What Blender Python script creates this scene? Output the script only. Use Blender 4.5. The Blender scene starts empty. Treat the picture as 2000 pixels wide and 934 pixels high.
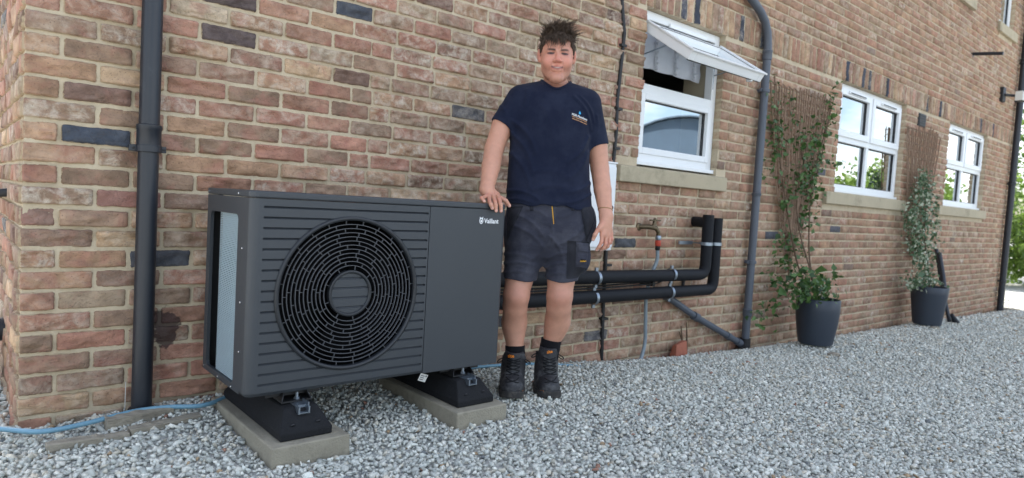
import bpy, bmesh, math, random
import numpy as np
from mathutils import Vector, Matrix, noise as mnoise

PI = math.pi
rnd = random.Random(7)
nrs = np.random.RandomState(11)
scene = bpy.context.scene
COL = scene.collection

# ------------------------------------------------------------------ camera, sky, sun, exposure
CAM_POS = np.array([-0.19815, -2.83663, 0.86002])
FPX, YAW, PITCH, ROLL = 1292.03, 0.7103263, -0.0536475, 0.0580014
_f = np.array([math.sin(YAW) * math.cos(PITCH), math.cos(YAW) * math.cos(PITCH), math.sin(PITCH)])
_r = np.array([math.cos(YAW), -math.sin(YAW), 0.0])
_u = np.cross(_r, _f)
CR = math.cos(ROLL) * _r + math.sin(ROLL) * _u
CU = -math.sin(ROLL) * _r + math.cos(ROLL) * _u
CF = _f
cam_data = bpy.data.cameras.new('camera')
cam = bpy.data.objects.new('camera', cam_data)
COL.objects.link(cam)
M = Matrix(((CR[0], CU[0], -CF[0], CAM_POS[0]), (CR[1], CU[1], -CF[1], CAM_POS[1]), (CR[2], CU[2], -CF[2], CAM_POS[2]), (0, 0, 0, 1)))
cam.matrix_world = M
cam_data.sensor_width = 36.0
cam_data.lens = FPX / 2000 * 36.0
cam_data.clip_start = 0.05
cam_data.clip_end = 900
cam_data.dof.use_dof = True
cam_data.dof.focus_distance = 2.75
cam_data.dof.aperture_fstop = 3.0
scene.camera = cam

SUN_AZ, SUN_EL = math.radians(-1.5), math.radians(44)      # azimuth: from +Y towards -X (behind the house)
sun_dir = Vector((-math.sin(SUN_AZ) * math.cos(SUN_EL), math.cos(SUN_AZ) * math.cos(SUN_EL), math.sin(SUN_EL)))
world = bpy.data.worlds.new('World')
scene.world = world
world.use_nodes = True
wn, wl = world.node_tree.nodes, world.node_tree.links
wn.clear()
sky = wn.new('ShaderNodeTexSky')
sky.sky_type = 'NISHITA'
sky.sun_disc = False
sky.sun_elevation = SUN_EL
sky.sun_rotation = -SUN_AZ
sky.air_density = 1.0
sky.dust_density = 2.2
sky.ozone_density = 1.0
wtc = wn.new('ShaderNodeTexCoord')
wno = wn.new('ShaderNodeTexNoise')
wno.inputs['Scale'].default_value = 2.6
wno.inputs['Detail'].default_value = 7
wno.inputs['Roughness'].default_value = 0.55
wmap = wn.new('ShaderNodeMapping')
wmap.inputs['Scale'].default_value = (1, 1, 2.6)
wramp = wn.new('ShaderNodeValToRGB')
wramp.color_ramp.elements[0].position = 0.46
wramp.color_ramp.elements[1].position = 0.66
wramp.color_ramp.elements[1].color = (0.75, 0.75, 0.75, 1)
wmix = wn.new('ShaderNodeMix')
wmix.data_type = 'RGBA'
wmix.inputs[7].default_value = (9.5, 9.6, 9.9, 1)
wbg = wn.new('ShaderNodeBackground')
wbg.inputs['Strength'].default_value = 0.12
wout = wn.new('ShaderNodeOutputWorld')
wl.new(wtc.outputs['Generated'], wmap.inputs['Vector'])
wl.new(wmap.outputs['Vector'], wno.inputs['Vector'])
wl.new(wno.outputs['Fac'], wramp.inputs['Fac'])
wl.new(wramp.outputs['Color'], wmix.inputs[0])
wl.new(sky.outputs['Color'], wmix.inputs[6])
wl.new(wmix.outputs[2], wbg.inputs['Color'])
wl.new(wbg.outputs['Background'], wout.inputs['Surface'])

sd = bpy.data.lights.new('sun', 'SUN')
sd.energy = 4.0
sd.angle = math.radians(0.53)
sd.color = (1.0, 0.95, 0.87)
so = bpy.data.objects.new('sun', sd)
COL.objects.link(so)
so.rotation_euler = sun_dir.to_track_quat('Z', 'Y').to_euler()
so.location = (6, 12, 14)

scene.view_settings.view_transform = 'Standard'
scene.view_settings.look = 'None'
scene.view_settings.gamma = 1.0
scene.view_settings.exposure = 1.55
scene.cycles.use_denoising = True
scene.cycles.max_bounces = 6
scene.cycles.diffuse_bounces = 3
scene.cycles.glossy_bounces = 3
scene.cycles.transparent_max_bounces = 12


# ------------------------------------------------------------------ helpers
def at(u, v, y=None, z=None, dep=None):
    """point of the place seen at photo position (u, v) on the plane y=, z= or at a depth"""
    d = CF + CR * ((u - 1000) / FPX) - CU * ((v - 467) / FPX)
    if y is not None:
        t = (y - CAM_POS[1]) / d[1]
    elif z is not None:
        t = (z - CAM_POS[2]) / d[2]
    else:
        t = dep
    return CAM_POS + t * d


def sl(c):
    return tuple((x / 255 / 12.92) if x / 255 <= 0.04045 else ((x / 255 + 0.055) / 1.055) ** 2.4 for x in c)


class MB:
    def __init__(s):
        s.v, s.f, s.n = [], [], 0

    def add(s, verts, faces):
        verts = np.asarray(verts, float).reshape(-1, 3)
        n = s.n
        s.v.append(verts)
        s.f.extend([tuple(i + n for i in f) for f in faces])
        s.n += len(verts)
        return s

    def box(s, lo, hi, M=None):
        lo, hi = np.minimum(lo, hi), np.maximum(lo, hi)
        v = np.array([[(lo, hi)[i][0], (lo, hi)[j][1], (lo, hi)[k][2]] for i in (0, 1) for j in (0, 1) for k in (0, 1)])
        if M is not None:
            v = v @ np.asarray(M)[:3, :3].T + np.asarray(M)[:3, 3]
        return s.add(v, [(0, 1, 3, 2), (4, 6, 7, 5), (0, 4, 5, 1), (2, 3, 7, 6), (0, 2, 6, 4), (1, 5, 7, 3)])

    def tube(s, path, r, seg=12, caps=True, flat=1.0):
        P = np.asarray(path, float)
        n = len(P)
        R = np.full(n, r) if np.isscalar(r) else np.asarray(r, float)
        T = np.gradient(P, axis=0)
        T /= np.linalg.norm(T, axis=1)[:, None] + 1e-12
        a = np.array([0, 0, 1.0]) if abs(T[0][2]) < 0.9 else np.array([1.0, 0, 0])
        N = np.cross(T[0], a)
        N /= np.linalg.norm(N)
        vs = []
        ang = np.linspace(0, 2 * PI, seg, endpoint=False)
        for i in range(n):
            N = N - T[i] * (N @ T[i])
            N /= np.linalg.norm(N)
            B = np.cross(T[i], N)
            vs.append(P[i] + R[i] * (np.cos(ang)[:, None] * N + flat * np.sin(ang)[:, None] * B))
        vs = np.concatenate(vs)
        fs = []
        for i in range(n - 1):
            for k in range(seg):
                k2 = (k + 1) % seg
                fs.append((i * seg + k, i * seg + k2, (i + 1) * seg + k2, (i + 1) * seg + k))
        if caps:
            fs.append(tuple(range(seg - 1, -1, -1)))
            fs.append(tuple((n - 1) * seg + k for k in range(seg)))
        return s.add(vs, fs)

    def lathe(s, prof, c=(0, 0, 0), seg=32, close=False):
        """profile (r, z) turned round the vertical axis through c"""
        prof = np.asarray(prof, float)
        ang = np.linspace(0, 2 * PI, seg, endpoint=False)
        v = np.array([[c[0] + r * math.cos(a), c[1] + r * math.sin(a), c[2] + z] for r, z in prof for a in ang])
        fs = []
        m = len(prof)
        for i in range(m if close else m - 1):
            j = (i + 1) % m
            for k in range(seg):
                k2 = (k + 1) % seg
                fs.append((i * seg + k, i * seg + k2, j * seg + k2, j * seg + k))
        if not close:
            fs.append(tuple(range(seg - 1, -1, -1)))
            fs.append(tuple((m - 1) * seg + k for k in range(seg)))
        return s.add(v, fs)

    def ringy(s, prof, c, seg=96):
        """closed profile (r, y) turned round the axis parallel to Y through c"""
        prof = np.asarray(prof, float)
        ang = np.linspace(0, 2 * PI, seg, endpoint=False)
        v = np.array([[c[0] + r * math.cos(a), y, c[1] + r * math.sin(a)] for r, y in prof for a in ang])
        fs = []
        m = len(prof)
        for i in range(m):
            j = (i + 1) % m
            for k in range(seg):
                k2 = (k + 1) % seg
                fs.append((i * seg + k, i * seg + k2, j * seg + k2, j * seg + k))
        return s.add(v, fs)

    def prism(s, poly, y0, y1, axis=1):
        """polygon in the two other axes, extruded along axis"""
        n = len(poly)
        v = []
        for y in (y0, y1):
            for a, b in poly:
                p = [a, b]
                p.insert(axis, y)
                v.append(p)
        fs = [tuple(range(n)), tuple(range(2 * n - 1, n - 1, -1))]
        for i in range(n):
            j = (i + 1) % n
            fs.append((i, j, n + j, n + i))
        return s.add(v, fs)

    def build(s, name, mat, parent=None, smooth=False, bevel=0.0, cols=None, sharp=40, seg=2):
        me = bpy.data.meshes.new(name)
        V = np.concatenate(s.v) if s.v else np.zeros((0, 3))
        me.from_pydata(V.tolist(), [], s.f)
        bm = bmesh.new()
        bm.from_mesh(me)
        bmesh.ops.recalc_face_normals(bm, faces=bm.faces)
        bm.to_mesh(me)
        bm.free()
        return finish(name, me, mat, parent, smooth, bevel, sharp, seg)


def finish(name, me, mat, parent=None, smooth=False, bevel=0.0, sharp=40, seg=2):
    if mat is not None:
        me.materials.append(mat)
    o = bpy.data.objects.new(name, me)
    COL.objects.link(o)
    if smooth:
        me.polygons.foreach_set('use_smooth', [True] * len(me.polygons))
        if sharp < 180:
            try:
                me.set_sharp_from_angle(angle=math.radians(sharp))
            except Exception:
                pass
    if bevel:
        b = o.modifiers.new('bevel', 'BEVEL')
        b.width = bevel
        b.segments = seg
        b.limit_method = 'ANGLE'
        b.harden_normals = False
    if parent is not None:
        o.parent = parent
        o.matrix_parent_inverse = parent.matrix_world.inverted() if parent.type != 'EMPTY' else Matrix.Translation(-parent.location)
    return o


def raw_mesh(name, V, F, mat, parent=None, smooth=False, attrs=None):
    """V (n,3); F (m,3) or (m,4); fast path"""
    V = np.asarray(V, np.float32)
    F = np.asarray(F, np.int32)
    me = bpy.data.meshes.new(name)
    k = F.shape[1]
    me.vertices.add(len(V))
    me.vertices.foreach_set('co', V.ravel())
    me.loops.add(F.size)
    me.loops.foreach_set('vertex_index', F.ravel())
    me.polygons.add(len(F))
    me.polygons.foreach_set('loop_start', np.arange(0, F.size, k, dtype=np.int32))
    me.polygons.foreach_set('loop_total', np.full(len(F), k, np.int32))
    if smooth:
        me.polygons.foreach_set('use_smooth', np.ones(len(F), bool))
    me.update(calc_edges=True)
    for an, arr in (attrs or {}).items():
        a = me.color_attributes.new(an, 'FLOAT_COLOR', 'POINT')
        a.data.foreach_set('color', np.asarray(arr, np.float32).ravel())
    return finish(name, me, mat, parent, False)


def tag(o, label=None, cat=None, group=None, kind=None):
    if label:
        o['label'] = label
    if cat:
        o['category'] = cat
    if group:
        o['group'] = group
    if kind:
        o['kind'] = kind
    return o


def thing(name, label, cat, loc=(0, 0, 0), group=None):
    o = bpy.data.objects.new(name, None)
    COL.objects.link(o)
    o.location = loc
    o.empty_display_size = 0.1
    return tag(o, label, cat, group)


def part_empty(name, parent, loc=(0, 0, 0)):
    o = bpy.data.objects.new(name, None)
    COL.objects.link(o)
    o.location = loc
    o.parent = parent
    o.matrix_parent_inverse = Matrix.Translation(-parent.location)
    return o


# ------------------------------------------------------------------ materials
def nodes(name):
    m = bpy.data.materials.new(name)
    m.use_nodes = True
    nt = m.node_tree
    return m, nt, nt.nodes, nt.links, nt.nodes['Principled BSDF']


def simple(name, col, rough=0.6, metal=0.0, var=0.12, vscale=6.0, bump=0.0, bscale=60.0, spec=0.5, coat=0.0, dirt=None, stretch=None, sheen=0.0):
    m, nt, N, L, b = nodes(name)
    b.inputs['Roughness'].default_value = rough
    b.inputs['Metallic'].default_value = metal
    b.inputs['Specular IOR Level'].default_value = spec
    b.inputs['Coat Weight'].default_value = coat
    if sheen:
        b.inputs['Sheen Weight'].default_value = sheen
    tc = N.new('ShaderNodeNewGeometry')
    mp = N.new('ShaderNodeMapping')
    if stretch:
        mp.inputs['Scale'].default_value = stretch
    L.new(tc.outputs['Position'], mp.inputs['Vector'])
    n1 = N.new('ShaderNodeTexNoise')
    n1.inputs['Scale'].default_value = vscale
    n1.inputs['Detail'].default_value = 6
    n1.inputs['Roughness'].default_value = 0.62
    L.new(mp.outputs['Vector'], n1.inputs['Vector'])
    mx = N.new('ShaderNodeMix')
    mx.data_type = 'RGBA'
    c = np.array(col)
    mx.inputs[6].default_value = (*np.clip(c * (1 - var * 1.6), 0, 1), 1)
    mx.inputs[7].default_value = (*np.clip(c * (1 + var * 1.6), 0, 1), 1)
    L.new(n1.outputs['Fac'], mx.inputs[0])
    out = mx.outputs[2]
    if dirt:
        n3 = N.new('ShaderNodeTexNoise')
        n3.inputs['Scale'].default_value = dirt[1]
        n3.inputs['Detail'].default_value = 8
        n3.inputs['Roughness'].default_value = 0.7
        L.new(mp.outputs['Vector'], n3.inputs['Vector'])
        rp = N.new('ShaderNodeValToRGB')
        rp.color_ramp.elements[0].position = dirt[2]
        rp.color_ramp.elements[1].position = dirt[2] + 0.18
        rp.color_ramp.elements[1].color = (dirt[3],) * 3 + (1,)
        L.new(n3.outputs['Fac'], rp.inputs['Fac'])
        m2 = N.new('ShaderNodeMix')
        m2.data_type = 'RGBA'
        m2.inputs[7].default_value = (*dirt[0], 1)
        L.new(rp.outputs['Color'], m2.inputs[0])
        L.new(out, m2.inputs[6])
        out = m2.outputs[2]
    if name == 'mortar':
        out = stain(N, L, tc, out)
    L.new(out, b.inputs['Base Color'])
    if bump:
        n2 = N.new('ShaderNodeTexNoise')
        n2.inputs['Scale'].default_value = bscale
        n2.inputs['Detail'].default_value = 5
        L.new(mp.outputs['Vector'], n2.inputs['Vector'])
        bp = N.new('ShaderNodeBump')
        bp.inputs['Strength'].default_value = min(1, bump)
        bp.inputs['Distance'].default_value = 0.004
        L.new(n2.outputs['Fac'], bp.inputs['Height'])
        L.new(bp.outputs['Normal'], b.inputs['Normal'])
    return m


def stain(N, L, geo, c):
    """old bitumen splash on the wall beside the corner downpipe"""
    mp = N.new('ShaderNodeMapping')
    mp.vector_type = 'TEXTURE'
    mp.inputs['Location'].default_value = (0.462, 0, 0.292)
    mp.inputs['Scale'].default_value = (0.052, 0.5, 0.088)
    L.new(geo.outputs['Position'], mp.inputs['Vector'])
    ln = N.new('ShaderNodeVectorMath')
    ln.operation = 'LENGTH'
    L.new(mp.outputs['Vector'], ln.inputs[0])
    n = N.new('ShaderNodeTexNoise')
    n.inputs['Scale'].default_value = 26
    n.inputs['Detail'].default_value = 6
    L.new(geo.outputs['Position'], n.inputs['Vector'])
    ad = N.new('ShaderNodeMath')
    ad.operation = 'MULTIPLY_ADD'
    ad.inputs[1].default_value = 1.9
    L.new(n.outputs['Fac'], ad.inputs[0])
    L.new(ln.outputs['Value'], ad.inputs[2])
    mr = N.new('ShaderNodeMapRange')
    mr.inputs['From Min'].default_value = 1.80
    mr.inputs['From Max'].default_value = 1.95
    mr.inputs['To Min'].default_value = 0.88
    mr.inputs['To Max'].default_value = 0.0
    L.new(ad.outputs[0], mr.inputs['Value'])
    mx = N.new('ShaderNodeMix')
    mx.data_type = 'RGBA'
    mx.inputs[7].default_value = (*sl((74, 58, 56)), 1)
    L.new(mr.outputs['Result'], mx.inputs[0])
    L.new(c, mx.inputs[6])
    return mx.outputs[2]


def brick_material():
    m, nt, N, L, b = nodes('brick')
    b.inputs['Roughness'].default_value = 0.93
    b.inputs['Specular IOR Level'].default_value = 0.25
    geo = N.new('ShaderNodeNewGeometry')
    ac = N.new('ShaderNodeVertexColor')
    ac.layer_name = 'Col'
    asd = N.new('ShaderNodeVertexColor')
    asd.layer_name = 'Seed'
    va = N.new('ShaderNodeVectorMath')
    va.operation = 'MULTIPLY_ADD'
    va.inputs[1].default_value = (17, 13, 11)
    L.new(asd.outputs['Color'], va.inputs[0])
    L.new(geo.outputs['Position'], va.inputs[2])

    def nz(scale, det, rough, dist=0.0, st=(1, 1, 1), kind=None):
        mp = N.new('ShaderNodeMapping')
        mp.inputs['Scale'].default_value = st
        L.new(va.outputs[0], mp.inputs['Vector'])
        n = N.new('ShaderNodeTexNoise')
        if kind:
            n.noise_type = kind
        n.inputs['Scale'].default_value = scale
        n.inputs['Detail'].default_value = det
        n.inputs['Roughness'].default_value = rough
        n.inputs['Distortion'].default_value = dist
        L.new(mp.outputs['Vector'], n.inputs['Vector'])
        return n.outputs['Fac']

    def ramp(src, p0, p1, c0=0.0, c1=1.0):
        r = N.new('ShaderNodeMapRange')
        r.inputs['From Min'].default_value = p0
        r.inputs['From Max'].default_value = p1
        r.inputs['To Min'].default_value = c0
        r.inputs['To Max'].default_value = c1
        L.new(src, r.inputs['Value'])
        return r.outputs['Result']

    def math_(op, a, bb):
        n = N.new('ShaderNodeMath')
        n.operation = op
        for i, x in enumerate((a, bb)):
            if isinstance(x, (int, float)):
                n.inputs[i].default_value = x
            else:
                L.new(x, n.inputs[i])
        return n.outputs[0]

    def mixc(fac, a, c2, bt='MIX'):
        n = N.new('ShaderNodeMix')
        n.data_type = 'RGBA'
        n.blend_type = bt
        for i, x in ((0, fac), (6, a), (7, c2)):
            if isinstance(x, (int, float)):
                n.inputs[i].default_value = x
            elif isinstance(x, tuple):
                n.inputs[i].default_value = (*x, 1)
            else:
                L.new(x, n.inputs[i])
        return n.outputs[2]

    # broad tone
    tone = ramp(nz(11, 8, 0.70), 0.3, 0.7, 0.62, 1.36)
    hsv = N.new('ShaderNodeHueSaturation')
    L.new(ac.outputs['Color'], hsv.inputs['Color'])
    L.new(tone, hsv.inputs['Value'])
    c = hsv.outputs['Color']
    lum = N.new('ShaderNodeRGBToBW')
    L.new(ac.outputs['Color'], lum.inputs[0])
    # patches of redder clay
    red = math_('MULTIPLY', ramp(nz(9, 4, 0.6, 0.6), 0.50, 0.66), math_('MULTIPLY', ramp(lum.outputs[0], 0.10, 0.20), 0.5))
    c = mixc(red, c, sl((164, 112, 98)))
    # lime bloom
    bl = math_('MULTIPLY', ramp(nz(22, 7, 0.72, 0.5), 0.44, 0.66), ac.outputs['Alpha'])
    c = mixc(bl, c, sl((206, 194, 176)))
    # dark grit
    grit = math_('MULTIPLY', ramp(nz(160, 2, 0.5), 0.62, 0.74), 0.55)
    c = mixc(grit, c, sl((70, 60, 56)))
    # bump: creases + grain
    cr = nz(13, 5, 0.6, 0.5, (0.8, 1, 1.5))
    cr = math_('ABSOLUTE', math_('SUBTRACT', cr, 0.5), 0)
    cr = ramp(cr, 0.0, 0.05, 0.0, 1.0)
    lg = nz(34, 7, 0.66, 0.2)
    h = math_('ADD', math_('MULTIPLY', cr, 0.22), math_('MULTIPLY', lg, 1.0))
    h = math_('ADD', h, math_('MULTIPLY', nz(240, 3, 0.6), 0.16))
    # darker brown tint along the creases
    cg = math_('MULTIPLY', ramp(cr, 0.0, 0.55, 1.0, 0.0), 0.14)
    c = mixc(cg, c, sl((108, 90, 80)))
    # mortar smeared over the arrises
    ed = math_('MULTIPLY', ramp(math_('ADD', asd.outputs['Alpha'], math_('MULTIPLY', math_('SUBTRACT', nz(45, 5, 0.65), 0.5), 2.6)), 0.05, 0.40, 1.0, 0.0), 0.75)
    c = mixc(ed, c, sl((188, 170, 142)))
    c = stain(N, L, geo, c)
    L.new(c, b.inputs['Base Color'])
    bp = N.new('ShaderNodeBump')
    bp.inputs['Strength'].default_value = 0.8
    bp.inputs['Distance'].default_value = 0.008
    L.new(h, bp.inputs['Height'])
    L.new(bp.outputs['Normal'], b.inputs['Normal'])
    return m


def stone_material():
    m, nt, N, L, b = nodes('gravel_stone')
    b.inputs['Roughness'].default_value = 0.85
    b.inputs['Specular IOR Level'].default_value = 0.3
    ac = N.new('ShaderNodeVertexColor')
    ac.layer_name = 'Col'
    geo = N.new('ShaderNodeNewGeometry')
    n = N.new('ShaderNodeTexNoise')
    n.inputs['Scale'].default_value = 55
    n.inputs['Detail'].default_value = 6
    n.inputs['Roughness'].default_value = 0.7
    L.new(geo.outputs['Position'], n.inputs['Vector'])
    r = N.new('ShaderNodeMapRange')
    r.inputs['From Min'].default_value = 0.3
    r.inputs['From Max'].default_value = 0.7
    r.inputs['To Min'].default_value = 0.72
    r.inputs['To Max'].default_value = 1.22
    L.new(n.outputs['Fac'], r.inputs['Value'])
    h = N.new('ShaderNodeHueSaturation')
    L.new(ac.outputs['Color'], h.inputs['Color'])
    L.new(r.outputs['Result'], h.inputs['Value'])
    L.new(h.outputs['Color'], b.inputs['Base Color'])
    bp = N.new('ShaderNodeBump')
    bp.inputs['Strength'].default_value = 0.5
    bp.inputs['Distance'].default_value = 0.004
    L.new(n.outputs['Fac'], bp.inputs['Height'])
    L.new(bp.outputs['Normal'], b.inputs['Normal'])
    return m


def ground_material():
    m, nt, N, L, b = nodes('gravel_ground')
    b.inputs['Roughness'].default_value = 0.95
    geo = N.new('ShaderNodeNewGeometry')
    v = N.new('ShaderNodeTexVoronoi')
    v.inputs['Scale'].default_value = 30
    L.new(geo.outputs['Position'], v.inputs['Vector'])
    rp = N.new('ShaderNodeValToRGB')
    rp.color_ramp.elements[0].color = (*sl((168, 170, 166)), 1)
    rp.color_ramp.elements[1].color = (*sl((216, 215, 208)), 1)
    sp = N.new('ShaderNodeSeparateColor')
    L.new(v.outputs['Color'], sp.inputs['Color'])
    L.new(sp.outputs[0], rp.inputs['Fac'])
    n = N.new('ShaderNodeTexNoise')
    n.inputs['Scale'].default_value = 0.9
    n.inputs['Detail'].default_value = 5
    L.new(geo.outputs['Position'], n.inputs['Vector'])
    mx = N.new('ShaderNodeMix')
    mx.data_type = 'RGBA'
    mx.blend_type = 'MULTIPLY'
    mx.inputs[0].default_value = 0.5
    L.new(rp.outputs['Color'], mx.inputs[6])
    L.new(n.outputs['Fac'], mx.inputs[7])
    L.new(mx.outputs[2], b.inputs['Base Color'])
    bp = N.new('ShaderNodeBump')
    bp.inputs['Strength'].default_value = 1.0
    bp.inputs['Distance'].default_value = 0.015
    bp.invert = True
    L.new(v.outputs['Distance'], bp.inputs['Height'])
    L.new(bp.outputs['Normal'], b.inputs['Normal'])
    return m


def glass_material():
    m, nt, N, L, b = nodes('window_glass')
    N.remove(b)
    gl = N.new('ShaderNodeBsdfGlossy')
    gl.inputs['Roughness'].default_value = 0.0
    gl.inputs['Color'].default_value = (0.93, 0.96, 0.97, 1)
    tr = N.new('ShaderNodeBsdfTransparent')
    tr.inputs['Color'].default_value = (0.78, 0.84, 0.83, 1)
    fr = N.new('ShaderNodeFresnel')
    fr.inputs['IOR'].default_value = 1.9
    mr = N.new('ShaderNodeMapRange')
    mr.inputs['To Min'].default_value = 0.58
    mr.inputs['To Max'].default_value = 1.25
    L.new(fr.outputs['Fac'], mr.inputs['Value'])
    mx = N.new('ShaderNodeMixShader')
    L.new(mr.outputs['Result'], mx.inputs['Fac'])
    L.new(tr.outputs['BSDF'], mx.inputs[1])
    L.new(gl.outputs['BSDF'], mx.inputs[2])
    L.new(mx.outputs['Shader'], N['Material Output'].inputs['Surface'])
    return m


def leaf_material(name, c0, c1, trans=0.35, rough=0.45):
    m, nt, N, L, b = nodes(name)
    b.inputs['Roughness'].default_value = rough
    ac = N.new('ShaderNodeVertexColor')
    ac.layer_name = 'Col'
    mx = N.new('ShaderNodeMix')
    mx.data_type = 'RGBA'
    mx.inputs[6].default_value = (*c0, 1)
    mx.inputs[7].default_value = (*c1, 1)
    sp = N.new('ShaderNodeSeparateColor')
    L.new(ac.outputs['Color'], sp.inputs['Color'])
    L.new(sp.outputs[0], mx.inputs[0])
    # pale edge / blossom colour where G channel is set
    m2 = N.new('ShaderNodeMix')
    m2.data_type = 'RGBA'
    m2.inputs[7].default_value = (0.62, 0.66, 0.50, 1)
    L.new(sp.outputs[1], m2.inputs[0])
    L.new(mx.outputs[2], m2.inputs[6])
    L.new(m2.outputs[2], b.inputs['Base Color'])
    tl = N.new('ShaderNodeBsdfTranslucent')
    L.new(m2.outputs[2], tl.inputs['Color'])
    ms = N.new('ShaderNodeMixShader')
    ms.inputs['Fac'].default_value = trans
    L.new(b.outputs['BSDF'], ms.inputs[1])
    L.new(tl.outputs['BSDF'], ms.inputs[2])
    L.new(ms.outputs['Shader'], N['Material Output'].inputs['Surface'])
    return m


MAT = dict(
    brick=brick_material(),
    mortar=simple('mortar', sl((196, 181, 154)), 0.95, var=0.10, vscale=9, bump=1.0, bscale=90, dirt=(sl((166, 148, 122)), 4.0, 0.48, 0.7)),
    stone=stone_material(),
    ground=ground_material(),
    concrete=simple('concrete', sl((150, 143, 126)), 0.92, var=0.16, vscale=14, bump=0.9, bscale=140, dirt=(sl((112, 106, 92)), 22, 0.52, 0.5)),
    sill=simple('cast_stone', sl((178, 166, 140)), 0.9, var=0.1, vscale=6, bump=0.5, bscale=120, dirt=(sl((120, 112, 92)), 5, 0.52, 0.6)),
    casing=simple('anthracite_paint', sl((58, 62, 66)), 0.42, var=0.04, vscale=3, bump=0.30, bscale=420, spec=0.5),
    groove_shade=simple('anthracite_shaded', sl((46, 50, 55)), 0.5, var=0.05),  # casing colour darkened in the grooves to stand for their shade
    grille=simple('grille_plastic', sl((84, 86, 90)), 0.4, var=0.05),
    black=simple('black_plastic', (0.012, 0.012, 0.013), 0.5, var=0.1),
    rimdark=simple('grille_rim_plastic', sl((36, 39, 43)), 0.42, var=0.05),
    void=simple('fan_black', (0.004, 0.004, 0.0045), 0.9, var=0.1, spec=0.1),
    rubber=simple('black_rubber', (0.011, 0.0115, 0.013), 0.8, var=0.25, vscale=30, bump=0.6, bscale=160, spec=0.3, dirt=(sl((62, 66, 72)), 18, 0.62, 0.2)),
    foam=simple('pipe_insulation', (0.0095, 0.0105, 0.0135), 0.65, spec=0.25, var=0.15, vscale=20, bump=0.3, bscale=200),
    fin=simple('coil_fin', sl((178, 196, 202)), 0.4, 0.15, var=0.05),
    screw=simple('bright_screw', sl((205, 208, 210)), 0.25, 1.0, var=0.02),
    zinc=simple('zinc', sl((150, 160, 170)), 0.38, 0.9, var=0.08, vscale=40),
    pipeblack=simple('downpipe_black', sl((36, 40, 47)), 0.38, var=0.08, vscale=5, dirt=(sl((78, 82, 86)), 12, 0.6, 0.3)),
    pipegrey=simple('downpipe_grey', sl((80, 86, 95)), 0.45, var=0.08, vscale=5, dirt=(sl((120, 122, 122)), 12, 0.6, 0.4)),
    cable=simple('black_cable', (0.015, 0.015, 0.016), 0.5, var=0.1),
    pvc=simple('white_pvc', sl((236, 238, 238)), 0.32, var=0.02, vscale=2),
    seal=simple('window_seal', (0.02, 0.02, 0.022), 0.6),
    glass=glass_material(),
    white=simple('white_grp', sl((232, 234, 234)), 0.4, var=0.02, vscale=3),
    hose=simple('blue_hose', sl((112, 154, 174)), 0.4, var=0.06, vscale=10),
    greyhose=simple('grey_hose', sl((132, 144, 150)), 0.42, var=0.05),
    brass=simple('brass_tap', sl((104, 92, 72)), 0.4, 0.8, var=0.2, vscale=60),
    orange=simple('orange_plastic', sl((186, 70, 52)), 0.4, var=0.05),
    terra=simple('broken_clay', sl((164, 100, 78)), 0.9, var=0.2, vscale=40, bump=0.7, bscale=90),
    timber=simple('weathered_timber', sl((158, 150, 134)), 0.9, var=0.25, vscale=10, bump=1.0, bscale=60, stretch=(1, 6, 6), dirt=(sl((84, 76, 66)), 9, 0.5, 0.7)),
    pot=simple('pot_slate', sl((50, 58, 69)), 0.45, var=0.08, vscale=8, dirt=(sl((96, 100, 104)), 9, 0.62, 0.3)),
    soil=simple('soil', (0.035, 0.025, 0.018), 0.95, var=0.4, vscale=60, bump=1.0, bscale=90),
    cane=simple('willow_cane', sl((138, 114, 94)), 0.8, var=0.25, vscale=30, bump=0.4),
    stem=simple('woody_stem', sl((96, 78, 60)), 0.85, var=0.2, vscale=40, bump=0.5),
    leaf=leaf_material('climber_leaf', (0.035, 0.085, 0.022), (0.13, 0.24, 0.06), 0.25),
    leaf2=leaf_material('variegated_leaf', (0.05, 0.11, 0.05), (0.16, 0.24, 0.12), 0.25),
    hedge=leaf_material('tree_leaf', (0.07, 0.13, 0.022), (0.22, 0.33, 0.06), 0.5),
    bark=simple('bark', sl((92, 80, 66)), 0.95, var=0.25, vscale=12, bump=1.0, bscale=30),
    room=simple('room_plaster', (0.30, 0.28, 0.25), 0.9, var=0.03),
    plaster=simple('cream_plaster', sl((206, 194, 168)), 0.85, var=0.03),
    blind=simple('blind_fabric', sl((214, 216, 222)), 0.85, var=0.04, vscale=30, bump=0.3, bscale=300),
    roof=simple('roof_tile', sl((96, 84, 78)), 0.85, var=0.2, vscale=5, bump=0.5, bscale=20),
    barn=simple('barn_sheet', sl((92, 108, 124)), 0.55, 0.2, var=0.08, vscale=1.0),
    barnwall=simple('barn_wall', sl((78, 96, 114)), 0.9, var=0.15, vscale=1.5),
    lamp=simple('lamp_lens', sl((226, 224, 214)), 0.3, var=0.02),
    paper=simple('paper_label', sl((206, 204, 196)), 0.6, var=0.04),
    ink=simple('label_ink', sl((70, 72, 76)), 0.6, var=0.04),
    logo=simple('logo_white', (0.85, 0.86, 0.86), 0.5, var=0.01),
)

# ------------------------------------------------------------------ ground
PX = [-30, -2, 0, 0.5, 1.2, 2.0, 3.1, 4.9, 6.0, 8.3, 12.4, 20, 60]
PZ = [-0.05, -0.04, -0.03, -0.012, -0.022, -0.04, -0.10, -0.175, -0.205, -0.24, -0.34, -0.42, -0.5]


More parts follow.
